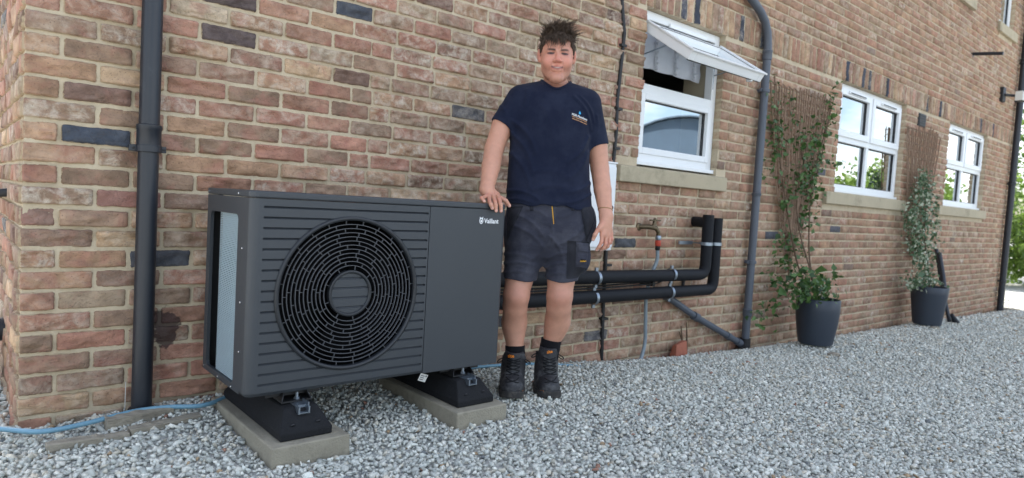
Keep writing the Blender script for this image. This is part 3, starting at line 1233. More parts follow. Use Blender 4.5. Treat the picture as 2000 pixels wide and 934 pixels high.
def downpipe(name, label, path, r, mat, collars, brackets, group=None, feet=None):
    t = thing(name, label, 'downpipe', tuple(path[0]), group)
    p = MB()
    p.tube(path, r, 24)
    p.build('pipe', mat, t, smooth=True, sharp=50)
    for (x, y, z, h) in collars:
        c = MB()
        c.lathe([(r + 0.001, -h), (r + 0.006, -h + 0.004), (r + 0.006, h * 0.5), (r + 0.0085, h * 0.5 + 0.003), (r + 0.0085, h - 0.003), (r + 0.001, h)], (x, y, z), 28)
        c.build('collar', mat, t, smooth=True)
    for (x, y, z) in brackets:
        b = MB()
        b.lathe([(r + 0.0015, -0.013), (r + 0.009, -0.013), (r + 0.009, 0.013), (r + 0.0015, 0.013)], (x, y, z), 28)
        b.box((x - r - 0.030, y - 0.004, z - 0.012), (x - r - 0.002, y + 0.012, z + 0.012))
        b.box((x + r + 0.002, y - 0.004, z - 0.012), (x + r + 0.024, y + 0.012, z + 0.012))
        b.box((x - 0.02, y + r, z - 0.012), (x + 0.02, 0.0, z + 0.012))
        br = b.build('bracket', mat, t, bevel=0.002)
        for sx in (-1, 1):
            s = MB()
            s.lathe([(0.005, 0), (0.005, 0.003), (0.002, 0.004)], (0, 0, 0), 8)
            o = s.build('screw', MAT['black'], br)
            o.rotation_euler = (PI / 2, 0, 0)
            o.location = (x + sx * (r + 0.016), y - 0.0042, z)
    return t


dp1 = downpipe('downpipe', 'black downpipe on the brick corner behind the grey outdoor unit', [(0.378, -0.058, -0.06), (0.378, -0.058, 2.0), (0.378, -0.058, 5.05)], 0.0355, MAT['pipeblack'],
               [(0.378, -0.058, 1.03, 0.045), (0.378, -0.058, 3.2, 0.045)], [(0.378, -0.058, 0.985), (0.378, -0.058, 2.9)])
w = MB()
w.tube([(0.328, -0.03, 0.0), (0.3285, -0.03, 0.1)], 0.0015, 5)
o = w.build('loose_wire', MAT['paper'], dp1)
g = MB()
g.lathe([(0.042, -0.02), (0.046, -0.015), (0.046, 0.012), (0.038, 0.018)], (0.378, -0.058, -0.012), 28)
g.build('gully_collar', MAT['black'], dp1, smooth=True)

dp2 = downpipe('downpipe', 'grey bent downpipe between the open window and the big climber trellis',
               [(4.25, -0.06, 2.60), (4.46, -0.06, 2.52), (4.60, -0.06, 2.455), (4.675, -0.06, 2.40), (4.725, -0.06, 2.32), (4.745, -0.06, 2.22), (4.748, -0.06, 2.1), (4.748, -0.06, 1.0), (4.748, -0.06, -0.05), (4.748, -0.06, -0.22)], 0.0315, MAT['pipegrey'],
               [(4.748, -0.06, 2.15, 0.04), (4.748, -0.06, 1.045, 0.012), (4.748, -0.06, 0.09, 0.03)], [(4.748, -0.06, 1.87), (4.748, -0.06, 0.5)])
bt = MB()
bt.tube([(4.748, -0.06, -0.26), (4.748, -0.06, -0.12)], 0.043, 20)
bt.tube([(4.66, -0.075, -0.16), (4.72, -0.06, -0.20)], 0.034, 16)
bt.build('boot_junction', MAT['black'], dp2, smooth=True)

dp3 = downpipe('downpipe', 'slim black downpipe on the far end of the brick wall', [(12.20, -0.07, -0.36), (12.20, -0.07, 2.0), (12.20, -0.07, 5.05)], 0.045, MAT['pipeblack'],
               [(12.20, -0.07, 3.45, 0.04), (12.20, -0.07, 1.6, 0.03)], [(12.20, -0.07, 3.43), (12.20, -0.07, 2.85), (12.20, -0.07, 0.1), (12.20, -0.07, 1.6)])
gc = MB()
gc.lathe([(0.16, -0.06), (0.16, 0.0), (0.13, 0.02), (0.06, 0.025)], (12.42, -0.16, -0.345), 16)
gc.build('gully_stone', MAT['concrete'], dp3, smooth=True)

# waste pipe
wp = thing('waste_pipe', 'grey diagonal waste pipe running into the foot of the downpipe', 'pipe', (4.7, -0.06, -0.2))
t = MB()
t.tube([(3.69, 0.02, 0.262), (3.695, -0.03, 0.262), (3.72, -0.055, 0.245), (4.02, -0.06, 0.103), (4.69, -0.07, -0.165)], 0.0245, 18)
t.build('pipe', MAT['pipegrey'], wp, smooth=True)
t = MB()
d = Vector((4.69 - 4.02, 0, -0.165 - 0.103)).normalized()
for s in (0.0,):
    a = Vector((3.99, -0.0602, 0.116))
    t.tube([tuple(a), tuple(a + d * 0.03), tuple(a + d * 0.06)], 0.032, 18)
t.build('coupling', MAT['pipegrey'], wp, smooth=True)
t = MB()
a = Vector((4.45, -0.067, -0.069))
t.tube([tuple(a), tuple(a + d * 0.05)], 0.029, 18)
a = Vector((4.60, -0.069, -0.129))
t.tube([tuple(a), tuple(a + d * 0.06)], 0.030, 18)
t.build('socket', MAT['pipegrey'], wp, smooth=True)

# ------------------------------------------------------------------ insulated pipes
def smooth_path(pts, rad, n=8):
    """polyline with rounded corners"""
    P = [Vector(p) for p in pts]
    out = [P[0]]
    for i in range(1, len(P) - 1):
        a, b, c = P[i - 1], P[i], P[i + 1]
        u, w = (a - b).normalized(), (c - b).normalized()
        k = min(rad, (a - b).length * 0.48, (c - b).length * 0.48)
        p0, p2 = b + u * k, b + w * k
        for t in np.linspace(0, 1, n):
            out.append(p0 * (1 - t) ** 2 + b * 2 * t * (1 - t) + p2 * t * t)
    out.append(P[-1])
    return [tuple(p) for p in out]


ip = []
ip1 = thing('insulated_pipe', 'upper black foam insulated pipe along the wall behind the man, bending up', 'pipe', (3.0, -0.15, 0.44), 'insulated pipes along the wall')
t = MB()
t.tube(smooth_path([(1.60, -0.15, 0.455), (2.5, -0.15, 0.447), (3.96, -0.15, 0.430), (3.955, -0.15, 0.86)], 0.075), 0.040, 22)
t.build('insulation', MAT['foam'], ip1, smooth=True, sharp=60)
t = MB()
t.tube([(3.955, -0.15, 0.805), (3.965, -0.08, 0.805), (4.0, 0.01, 0.805)], 0.037, 18)
t.build('wall_elbow', MAT['foam'], ip1, smooth=True)
ip2 = thing('insulated_pipe', 'lower black foam insulated pipe along the wall with the outer bend', 'pipe', (3.0, -0.15, 0.32), 'insulated pipes along the wall')
t = MB()
t.tube(smooth_path([(1.60, -0.15, 0.335), (2.5, -0.15, 0.325), (4.075, -0.15, 0.318), (4.07, -0.15, 0.84)], 0.075), 0.040, 22)
t.build('insulation', MAT['foam'], ip2, smooth=True, sharp=60)
for root, z, xs in ((ip1, 0.440, (2.80, 3.56)), (ip2, 0.319, (2.79, 3.55))):
    for x in xs:
        c = MB()
        prof = [(0.0405, -0.011), (0.0435, -0.011), (0.0435, 0.011), (0.0405, 0.011)]
        v = []
        ang = np.linspace(0, 2 * PI, 28, endpoint=False)
        vv = [[x + yy, -0.15 + rr * math.cos(a), z + rr * math.sin(a)] for rr, yy in prof for a in ang]
        fs = []
        for i in range(4):
            for k in range(28):
                fs.append((i * 28 + k, i * 28 + (k + 1) % 28, ((i + 1) % 4) * 28 + (k + 1) % 28, ((i + 1) % 4) * 28 + k))
        c.add(vv, fs)
        c.box((x - 0.011, -0.156, z + 0.042), (x + 0.011, -0.144, z + 0.062))
        c.box((x - 0.011, -0.156, z - 0.062), (x + 0.011, -0.144, z - 0.042))
        c.tube([(x, -0.108, z), (x, 0.0, z)], 0.005, 8)
        c.build('pipe_clip', MAT['zinc'], root, smooth=True)
for root, x in ((ip1, 3.955), (ip2, 4.07)):
    c = MB()
    c.lathe([(0.0405, -0.011), (0.0435, -0.011), (0.0435, 0.011), (0.0405, 0.011)], (x, -0.15, 0.652), 28, close=True)
    c.tube([(x, -0.11, 0.652), (x, 0.0, 0.652)], 0.005, 8)
    if root is ip1:
        c.box((x - 0.20, -0.06, 0.640), (x - 0.042, -0.05, 0.664))
    c.build('pipe_clip', MAT['zinc'], root, smooth=True)
tw = MB()
tw.tube([(3.93, -0.192, 0.83), (3.928, -0.193, 0.90)], 0.002, 5)
tw.build('cable_tie', MAT['black'], ip1)

cb = thing('control_cable', 'thin black cables clipped between the two insulated pipes', 'cable', (3.0, -0.10, 0.385))
for dz, dy in ((0.386, -0.10), (0.372, -0.108)):
    t = MB()
    t.tube([(1.60, dy, dz + 0.006), (2.3, dy, dz), (2.9, dy, dz - 0.004), (3.45, dy, dz + 0.004), (3.62, dy + 0.05, dz + 0.02), (3.68, 0.0, dz + 0.022)], 0.0055, 8)
    t.build('cable', MAT['cable'], cb, smooth=True)
for x in (2.62, 3.42):
    t = MB()
    t.box((x - 0.012, -0.115, 0.36), (x + 0.012, 0.0, 0.42))
    t.build('cable_bracket', MAT['black'], cb)
t = MB()
t.tube([(3.89, -0.03, 0.42), (3.87, -0.03, 0.30)], 0.012, 8)
t.build('cable', MAT['cable'], cb, smooth=True)

# cables on the wall
c1 = thing('wall_cable', 'wavy black cable running up the bricks above the white meter box', 'cable', (3.05, -0.01, 1.2))
t = MB()
t.tube([(3.02, -0.014, 5.0), (3.03, -0.014, 3.0), (3.015, -0.014, 2.3), (3.03, -0.014, 2.15), (3.07, -0.014, 1.98), (3.066, -0.014, 1.9), (3.055, -0.014, 1.72), (3.044, -0.014, 1.54), (3.055, -0.014, 1.35), (3.045, -0.014, 1.16)], 0.012, 10)
t.build('cable', MAT['cable'], c1, smooth=True)
for z in (1.9, 1.5, 1.25):
    k = MB()
    k.box((3.035, -0.03, z - 0.008), (3.085, 0.0, z + 0.008))
    k.build('cable_clip', MAT['black'], c1)
c2 = thing('ground_cable', 'straight black cable dropping from the meter box into the gravel', 'cable', (3.06, -0.01, -0.1))
t = MB()
t.tube([(3.03, -0.014, 0.62), (3.035, -0.014, 0.4), (3.04, -0.014, 0.2), (3.06, -0.014, -0.2)], 0.013, 10)
t.build('cable', MAT['cable'], c2, smooth=True)
for z in (0.50, 0.15):
    k = MB()
    k.box((3.02, -0.03, z - 0.008), (3.08, 0.0, z + 0.008))
    k.build('cable_clip', MAT['black'], c2)

mbx = thing('meter_box', 'white wall meter box on the bricks beside the man', 'meter box', (2.84, -0.06, 0.6))
t = MB()
t.box((2.58, -0.105, 0.602), (2.975, 0.0, 1.142))
t.build('box_body', MAT['white'], mbx, bevel=0.006)
t = MB()
t.box((2.60, -0.125, 0.622), (2.958, -0.106, 1.122))
t.build('door', MAT['white'], mbx, bevel=0.006)
t = MB()
t.lathe([(0.012, 0), (0.012, 0.004), (0.008, 0.006)], (0, 0, 0), 16)
o = t.build('lock', MAT['black'], mbx)
o.rotation_euler = (PI / 2, 0, 0)
o.location = (2.93, -0.1255, 0.87)
t = MB()
t.box((2.575, -0.11, 1.143), (2.98, 0.0, 1.152))
t.build('drip_cap', MAT['white'], mbx)

# ------------------------------------------------------------------ tap and hoses
tp = thing('garden_tap', 'brass garden tap on the bricks with an orange hose connector', 'tap', (3.40, -0.05, 0.76))
t = MB()
t.lathe([(0.028, 0), (0.026, 0.008), (0.014, 0.012)], (0, 0, 0), 14)
o = t.build('wall_plate', MAT['brass'], tp, smooth=True)
o.rotation_euler = (PI / 2, 0, 0)
o.location = (3.36, 0.0, 0.752)
t = MB()
t.tube([(3.36, 0.0, 0.752), (3.40, -0.06, 0.756), (3.44, -0.085, 0.75), (3.462, -0.09, 0.725), (3.465, -0.09, 0.70)], [0.015, 0.016, 0.017, 0.015, 0.014], 12)
t.tube([(3.425, -0.075, 0.755), (3.44, -0.072, 0.80)], 0.012, 10)
t.build('body', MAT['brass'], tp, smooth=True)
t = MB()
t.box((3.39, -0.082, 0.797), (3.50, -0.062, 0.807))
t.lathe([(0.010, 0), (0.012, 0.01), (0.006, 0.016)], (3.44, -0.072, 0.80), 10)
t.build('lever', MAT['brass'], tp, bevel=0.003)
t = MB()
t.lathe([(0.018, -0.03), (0.020, -0.026), (0.020, -0.006), (0.017, 0.0)], (3.467, -0.09, 0.70), 16)
t.build('connector_collar', MAT['zinc'], tp, smooth=True)
t = MB()
t.lathe([(0.017, -0.07), (0.020, -0.066), (0.0195, -0.034), (0.016, -0.031)], (3.467, -0.09, 0.70), 16)
t.build('hose_connector', MAT['orange'], tp, smooth=True)
t = MB()
t.lathe([(0.012, -0.10), (0.017, -0.094), (0.018, -0.072), (0.014, -0.070)], (3.467, -0.09, 0.70), 16)
t.build('hose_nut', MAT['black'], tp, smooth=True)


def spline(pts, n=12):
    P = np.asarray(pts, float)
    P = np.concatenate([[2 * P[0] - P[1]], P, [2 * P[-1] - P[-2]]])
    out = []
    for i in range(1, len(P) - 2):
        a, b, c, d = P[i - 1], P[i], P[i + 1], P[i + 2]
        for t in np.linspace(0, 1, n, endpoint=False):
            out.append(0.5 * ((2 * b) + (-a + c) * t + (2 * a - 5 * b + 4 * c - d) * t * t + (-a + 3 * b - 3 * c + d) * t ** 3))
    out.append(P[-2])
    return np.array(out)


hs = thing('tap_hose', 'pale grey hose hanging from the garden tap down to the gravel', 'hose', (3.45, -0.08, -0.1))
t = MB()
t.tube(spline([(3.467, -0.09, 0.60), (3.475, -0.085, 0.53), (3.44, -0.07, 0.42), (3.42, -0.06, 0.30), (3.43, -0.06, 0.1), (3.44, -0.06, -0.02), (3.41, -0.07, -0.10), (3.34, -0.10, -0.16)]), 0.0125, 12)
t.build('hose', MAT['greyhose'], hs, smooth=True)
bh = thing('blue_hose', 'pale blue hose lying on the gravel behind the outdoor unit', 'hose', (0.3, -0.15, 0.0))
t = MB()
hp = [at(-90, 832, z=0.008), at(0, 838, z=0.006), at(80, 843, z=0.006), at(160, 829, z=0.006), at(260, 804, z=0.012), at(330, 795, z=0.014), at(400, 791, z=0.012)]
hp += [np.array(p) for p in ((0.75, -0.075, 0.012), (1.0, -0.07, 0.005), (1.2, -0.08, 0.0), (1.5, -0.09, -0.005), (1.95, -0.08, -0.025), (2.25, -0.07, -0.045), (2.5, -0.09, -0.07), (2.72, -0.16, -0.095), (2.9, -0.22, -0.13))]
t.tube(spline(hp, 10), 0.0088, 12)
t.build('hose', MAT['hose'], bh, smooth=True)

# ------------------------------------------------------------------ concrete slabs, rubber feet
for k, (x0, x1, y0, y1) in enumerate(SLABS):
    s = MB()
    nx, ny = 6, 12
    s.box((x0, y0, -0.075), (x1, y1, SLAB_TOP))
    o = s.build('concrete_slab', MAT['concrete'], bevel=0.006, seg=3)
    tag(o, ('concrete slab under the fan side of the outdoor unit', 'concrete slab under the plain panel side of the outdoor unit, beside the boots')[k], 'slab', 'concrete slabs under the outdoor unit')


def rubber_foot(cx, label):
    t = thing('rubber_foot', label, 'rubber foot', (cx, -0.4, SLAB_TOP), 'rubber feet under the outdoor unit')
    hw, tw, y0, y1, h = 0.094, 0.058, -0.704, -0.105, 0.096
    z0 = SLAB_TOP + 0.001
    zt = z0 + h
    rows = [(hw, y0, y1, z0), (hw, y0, y1, z0 + 0.026), (tw + 0.004, y0 + 0.058, y1 - 0.058, zt - 0.004), (tw, y0 + 0.063, y1 - 0.063, zt)]
    mb = MB()
    V = []
    for w, a, b, z in rows:
        V += [(cx - w, a, z), (cx + w, a, z), (cx + w, b, z), (cx - w, b, z)]
    F = [(0, 3, 2, 1)]
    for i in range(3):
        for j in range(4):
            F.append((i * 4 + j, i * 4 + (j + 1) % 4, i * 4 + 4 + (j + 1) % 4, i * 4 + 4 + j))
    F.append((12, 13, 14, 15))
    mb.add(V, F)
    mb.build('block', MAT['rubber'], t, bevel=0.010, seg=3)
    # fixing rail let into the top and its slotted zinc end
    rl = MB()
    for dx in (-0.021, 0.015):
        rl.box((cx + dx, y0 + 0.030, zt - 0.020), (cx + dx + 0.006, y1 - 0.07, zt + 0.004))
    rl.box((cx - 0.0148, y0 + 0.031, zt - 0.0195), (cx + 0.0148, y1 - 0.07, zt - 0.016))
    rl.build('rail', MAT['zinc'], t)
    for dx in (-0.045, 0.045):
        hcy = MB()
        hcy.lathe([(0.008, 0), (0.008, 0.004), (0.005, 0.005)], (0, 0, 0), 12)
        o = hcy.build('end_hole', MAT['black'], t)
        o.rotation_euler = (PI / 2 + 0.85, 0, 0)
        o.location = (cx + dx, y0 + 0.0185, z0 + 0.047)
    return zt


FZ = rubber_foot(0.757, 'black rubber support foot on the slab below the fan side')
rubber_foot(1.492, 'black rubber support foot on the slab below the plain panel side')

# ------------------------------------------------------------------ the heat pump
X0, X1, YF, YB, Z0, Z1 = 0.570, 1.670, -0.619, -0.142, 0.154, 0.854
hpump = thing('heat_pump', 'anthracite outdoor heat pump unit with round fan grille on rubber feet', 'heat pump', (1.12, -0.4, FZ))
RC = 0.032
ZL = 0.8285            # underside of the lid band


def round_corner(x, y, r, a0, a1, n=7):
    return [(x + r * math.cos(t), y + r * math.sin(t)) for t in np.linspace(a0, a1, n)]


# lid: band with rounded front corners
ov = 0.003
poly = round_corner(X0 - ov + RC, YF - ov + RC, RC, PI, 1.5 * PI) + round_corner(X1 + ov - RC, YF - ov + RC, RC, 1.5 * PI, 2 * PI) + [(X1 + ov, YB), (X0 - ov, YB)]
l = MB()
l.prism(poly, ZL + 0.0015, Z1, axis=2)
l.build('lid', MAT['casing'], hpump, bevel=0.006, seg=3)

CX, CZ, RR = 0.940, 0.495, 0.2725
XS = 1.272            # seam
# fan side front panel with grooves and round opening
grooves = [(0.8045 - 0.03572 * i, 0.8045 - 0.03572 * i - 0.0078) for i in range(18)]
GX0, GX1 = 0.611, 1.264
PXL, PXR = X0 + RC, XS - 0.0015
zb = {Z0 + 0.012, ZL}
for a, b in grooves:
    zb |= {a, b}
RO = RR + 0.004
zb |= set(np.linspace(CZ - RO, CZ + RO, 90))
zb = np.array(sorted(zb))
zb = zb[(np.diff(np.concatenate([[-9], zb])) > 1e-5)]
RO = RR + 0.004


def cxs(z, R=RO):
    h = math.sqrt(max(0, R * R - (z - CZ) ** 2))
    return CX - h, CX + h


fp, gr = MB(), MB()
GD = 0.009
for i in range(len(zb) - 1):
    a, b = zb[i], zb[i + 1]
    m = (a + b) / 2
    ing = any(lo <= m <= hi for hi, lo in grooves)
    la, ra = cxs(a)
    lb, rb = cxs(b)
    open_ = (ra - la) > 1e-6 or (rb - lb) > 1e-6
    spans = []       # (xa0, xa1, xb0, xb1, recessed)
    if ing:
        if open_:
            if min(la, lb) > GX0:
                spans += [(PXL, GX0, PXL, GX0, 0), (GX0, la, GX0, lb, 1)]
            spans += [(ra, GX1, rb, GX1, 1), (GX1, PXR, GX1, PXR, 0)]
        else:
            spans += [(PXL, GX0, PXL, GX0, 0), (GX0, GX1, GX0, GX1, 1), (GX1, PXR, GX1, PXR, 0)]
    else:
        if open_:
            spans += [(PXL, la, PXL, lb, 0), (ra, PXR, rb, PXR, 0)]
        else:
            spans += [(PXL, PXR, PXL, PXR, 0)]
    for p0, p1, q0, q1, rec in spans:
        if rec:
            top = any(abs(b - hi) < 1e-6 for hi, lo in grooves)
            bot = any(abs(a - lo) < 1e-6 for hi, lo in grooves)
            hi, lo = [g for g in grooves if g[1] <= m <= g[0]][0]
            # louvre: deep at the top, running out at the lower lip
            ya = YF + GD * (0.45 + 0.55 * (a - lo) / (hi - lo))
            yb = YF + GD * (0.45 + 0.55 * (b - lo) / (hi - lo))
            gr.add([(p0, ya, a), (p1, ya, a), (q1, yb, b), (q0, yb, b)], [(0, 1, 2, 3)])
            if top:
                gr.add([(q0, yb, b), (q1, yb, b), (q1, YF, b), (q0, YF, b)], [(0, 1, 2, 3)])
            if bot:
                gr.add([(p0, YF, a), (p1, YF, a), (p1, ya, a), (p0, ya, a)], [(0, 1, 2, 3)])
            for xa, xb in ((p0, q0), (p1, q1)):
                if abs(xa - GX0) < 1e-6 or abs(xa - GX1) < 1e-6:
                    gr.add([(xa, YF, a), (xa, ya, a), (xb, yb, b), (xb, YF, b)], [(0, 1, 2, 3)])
        else:
            fp.add([(p0, YF, a), (p1, YF, a), (q1, YF, b), (q0, YF, b)], [(0, 1, 2, 3)])
# rounded left corner, left flange and bottom lip
cor = round_corner(X0 + RC, YF + RC, RC, 1.5 * PI, PI, 9) + [(X0, YF + RC + 0.03)]
for i in range(len(cor) - 1):
    (xa, ya), (xb, yb) = cor[i], cor[i + 1]
    for za, zc in ((Z0 + 0.012, ZL),):
        fp.add([(xa, ya, za), (xb, yb, za), (xb, yb, zc), (xa, ya, zc)], [(0, 1, 2, 3)])
    ins = lambda x, y: (x + (X0 + RC - x) * 0.25, y + (YF + RC - y) * 0.25 if y < YF + RC else y)
    (xc, yc), (xd, yd) = ins(xa, ya), ins(xb, yb)
    fp.add([(xa, ya, Z0 + 0.012), (xb, yb, Z0 + 0.012), (xd, yd, Z0), (xc, yc, Z0)], [(0, 1, 2, 3)])
fp.add([(PXL, YF, Z0 + 0.012), (PXR, YF, Z0 + 0.012), (PXR, YF + 0.008, Z0), (PXL, YF + 0.008, Z0)], [(0, 1, 2, 3)])
fp.add([(PXL, YF + 0.008, Z0), (PXR, YF + 0.008, Z0), (PXR, YF + 0.05, Z0), (PXL, YF + 0.05, Z0)], [(0, 1, 2, 3)])
fp.add([(PXR, YF, Z0), (PXR, YF, ZL), (PXR, YF + 0.02, ZL), (PXR, YF + 0.02, Z0)], [(0, 1, 2, 3)])
front = fp.build('fan_panel', MAT['casing'], hpump, smooth=True, sharp=35)
gr.build('panel_groove', MAT['groove_shade'], front)
# plain right panel
pr = MB()
poly = [(XS + 0.0015, YF)] + [(XS + 0.0015, YF + 0.03)] + [(X1, YF + RC + 0.03)] + round_corner(X1 - RC * 0.6, YF + RC * 0.6, RC * 0.6, 0, -0.5 * PI, 7)
pr.prism(poly, Z0, ZL, axis=2)
pr.build('side_panel', MAT['casing'], hpump, smooth=True, sharp=35)
# right side, back rails, base
rs_ = MB()
rs_.box((X1 - 0.004, YF + RC + 0.0305, Z0), (X1, YB, ZL))
rs_.box((XS, YB - 0.004, Z0), (X1 - 0.0045, YB, ZL))
rs_.box((XS - 0.006, YF + 0.031, Z0), (XS, YB - 0.005, ZL))
rs_.build('casing', MAT['casing'], hpump)
bs = MB()
bs.box((X0 + 0.004, YF + 0.051, Z0 + 0.001), (X1 - 0.005, YB, Z0 + 0.010))
bs.build('base_tray', MAT['black'], hpump)
# left side frame with tall rounded opening
OY0, OY1, OZ0, OZ1 = -0.492, -0.182, 0.176, 0.768


def rrect(y0, y1, z0, z1, r, n=6):
    P = []
    for cy, cz, a in ((y1 - r, z1 - r, 0), (y0 + r, z1 - r, 0.5 * PI), (y0 + r, z0 + r, PI), (y1 - r, z0 + r, 1.5 * PI)):
        P += [(cy + r * math.cos(a + t), cz + r * math.sin(a + t)) for t in np.linspace(0, 0.5 * PI, n)]
    return P


sf = MB()
inner = rrect(OY0, OY1, OZ0, OZ1, 0.02)
OYA, OYB = YF + RC + 0.0305, YB
outer = []
for (y, z) in inner:
    cy, cz = (OY0 + OY1) / 2, (OZ0 + OZ1) / 2
    # project on the outer rectangle by quadrant
    outer.append((OYB if y > OY1 - 0.0201 and True else (OYA if y < OY0 + 0.0201 else y), ZL if z > OZ1 - 0.0201 else (Z0 if z < OZ0 + 0.0201 else z)))
n = len(inner)
for xo in (X0, X0 + 0.003):
    sf.add([(xo, y, z) for y, z in inner] + [(xo, y, z) for y, z in outer], [(i, (i + 1) % n, n + (i + 1) % n, n + i) for i in range(n)])
sf.add([(X0, y, z) for y, z in inner] + [(X0 + 0.012, y, z) for y, z in inner], [(i, (i + 1) % n, n + (i + 1) % n, n + i) for i in range(n)])
sf.build('side_frame', MAT['casing'], hpump)
pst = MB()
pst.box((X0 + 0.003, YB - 0.012, Z0), (X0 + 0.052, YB, ZL))
pst.build('corner_post', MAT['black'], hpump)
pst = MB()
pst.box((X0 + 0.003, -0.52, Z0 + 0.01), (X0 + 0.02, -0.494, ZL))
pst.build('corner_post', MAT['black'], hpump)
# coil: fins wrapped round side and back
co = MB()
for k in range(92):
    z = 0.172 + k * 0.0065
    co.box((X0 + 0.010, -0.500, z), (X0 + 0.036, -0.268, z + 0.0034))
co.box((X0 + 0.018, -0.498, 0.166), (X0 + 0.032, -0.270, 0.770))
coil = co.build('coil', MAT['fin'], hpump)
bk = MB()
bk.box((X0 + 0.11, YB - 0.03, Z0 + 0.01), (XS - 0.008, YB - 0.005, ZL - 0.005))
bk.build('back_coil', MAT['black'], hpump)
# shroud behind the grille
sh = MB()
sh.ringy([(RR - 0.004, YF + 0.014), (RR + 0.010, YF + 0.014), (RR + 0.010, YF + 0.13), (RR - 0.004, YF + 0.13)], (CX, CZ), 72)
sh.build('fan_shroud', MAT['void'], hpump, smooth=True)
pl = MB()
pl.ringy([(0.001, YF + 0.14), (RR + 0.02, YF + 0.14), (RR + 0.02, YF + 0.144), (0.001, YF + 0.144)], (CX, CZ), 48)
pl.build('fan_backplate', MAT['void'], hpump)
fb = MB()
for k in range(3):
    a = k * 2 * PI / 3 + 0.5
    V = []
    for rr_ in np.linspace(0.05, 0.235, 8):
        wdt = 0.55 + 0.2 * (rr_ / 0.235)
        for s in np.linspace(-1, 1, 6):
            an = a + s * wdt * 0.75 + 0.5 * rr_
            V.append((CX + rr_ * math.cos(an), YF + 0.09 + 0.03 * s, CZ + rr_ * math.sin(an)))
    bl_ = MB()
    bl_.add(V, [(i * 6 + j, (i + 1) * 6 + j, (i + 1) * 6 + j + 1, i * 6 + j + 1) for i in range(7) for j in range(5)])
    bl_.build('fan_blade', MAT['void'], hpump, smooth=True)
# rim
rm = MB()
rm.ringy([(RR - 0.004, YF + 0.012), (RR - 0.004, YF - 0.003), (RR - 0.001, YF - 0.007), (RR + 0.006, YF - 0.008), (RR + 0.011, YF - 0.005), (RR + 0.013, YF + 0.012)], (CX, CZ), 120)
rm.build('grille_rim', MAT['rimdark'], hpump, smooth=True, sharp=60)
RH = 0.079
hub = MB()
hub.ringy([(RH - 0.006, YF + 0.015), (RH - 0.004, YF - 0.002), (RH, YF - 0.004), (RH + 0.006, YF - 0.002), (RH + 0.007, YF + 0.015)], (CX, CZ), 72)
hub.build('hub_rim', MAT['rimdark'], hpump, smooth=True, sharp=60)
hd, hg = MB(), MB()
hz = {CZ - RH + 0.006, CZ + RH - 0.006} | {z for g in grooves for z in g if abs(z - CZ) < RH - 0.006} | set(np.linspace(CZ - RH + 0.006, CZ + RH - 0.006, 40))
hz = np.array(sorted(hz))
for i in range(len(hz) - 1):
    a, b = hz[i], hz[i + 1]
    if b - a < 1e-6:
        continue
    m = (a + b) / 2
    g = [q for q in grooves if q[1] <= m <= q[0]]
    (la, ra), (lb, rb) = cxs(a, RH - 0.005), cxs(b, RH - 0.005)
    if g:
        hi, lo = g[0]
        ya = YF + 0.003 + 0.006 * (0.4 + 0.6 * (a - lo) / (hi - lo))
        yb = YF + 0.003 + 0.006 * (0.4 + 0.6 * (b - lo) / (hi - lo))
        hg.add([(la, ya, a), (ra, ya, a), (rb, yb, b), (lb, yb, b)], [(0, 1, 2, 3)])
        if abs(b - hi) < 1e-6:
            hg.add([(lb, yb, b), (rb, yb, b), (rb, YF + 0.003, b), (lb, YF + 0.003, b)], [(0, 1, 2, 3)])
    else:
        hd.add([(la, YF + 0.003, a), (ra, YF + 0.003, a), (rb, YF + 0.003, b), (lb, YF + 0.003, b)], [(0, 1, 2, 3)])
hubd = hd.build('hub_disc', MAT['casing'], hpump)
hg.build('panel_groove', MAT['groove_shade'], hubd)
NR = 11
rads = np.linspace(RH + 0.024, RR - 0.018, NR)
r0 = random.Random(9)
for i, ra in enumerate(rads):
    g = MB()
    g.ringy([(ra - 0.0010, YF + 0.001), (ra + 0.0010, YF + 0.001), (ra + 0.0008, YF + 0.009), (ra - 0.0008, YF + 0.009)], (CX, CZ), 96)
    rprev = rads[i - 1] if i else RH + 0.006
    nt = 9 + i
    ph = i * 2.399
    for k in range(nt):
        a = ph + 2 * PI * k / nt
        ca, sa = math.cos(a), math.sin(a)
        V = []
        for rr_ in (rprev + 0.001, ra - 0.001):
            for s in (-1, 1):
                for y in (YF + 0.0025, YF + 0.010):
                    V.append((CX + rr_ * ca - s * 0.0008 * sa, y, CZ + rr_ * sa + s * 0.0008 * ca))
        g.add(V, [(0, 1, 3, 2), (4, 6, 7, 5), (0, 4, 5, 1), (2, 3, 7, 6), (0, 2, 6, 4), (1, 5, 7, 3)])
    if i == NR - 1:
        for k in range(24):
            a = 2 * PI * k / 24 + 0.1
            ca, sa = math.cos(a), math.sin(a)
            V = []
            for rr_ in (ra + 0.001, RR - 0.003):
                for s in (-1, 1):
                    for y in (YF + 0.0025, YF + 0.010):
                        V.append((CX + rr_ * ca - s * 0.0008 * sa, y, CZ + rr_ * sa + s * 0.0008 * ca))
            g.add(V, [(0, 1, 3, 2), (4, 6, 7, 5), (0, 4, 5, 1), (2, 3, 7, 6), (0, 2, 6, 4), (1, 5, 7, 3)])
    g.build('grille_ring', MAT['grille'], hpump)
# screws
for (y, z) in ((YB - 0.025, Z1 - 0.013), (-0.50, Z1 - 0.013), (-0.545, 0.655), (-0.545, 0.47), (-0.548, 0.30), (YB - 0.02, 0.168), (-0.33, 0.163), (-0.48, 0.162)):
    s = MB()
    s.lathe([(0.0042, 0), (0.0042, 0.0022), (0.002, 0.0035)], (0, 0, 0), 10)
    o = s.build('screw', MAT['screw'], hpump, smooth=True)
    o.rotation_euler = (0, -PI / 2, 0)
    o.location = (X0 - (0.0032 if z > ZL else 0.0002), y, z)
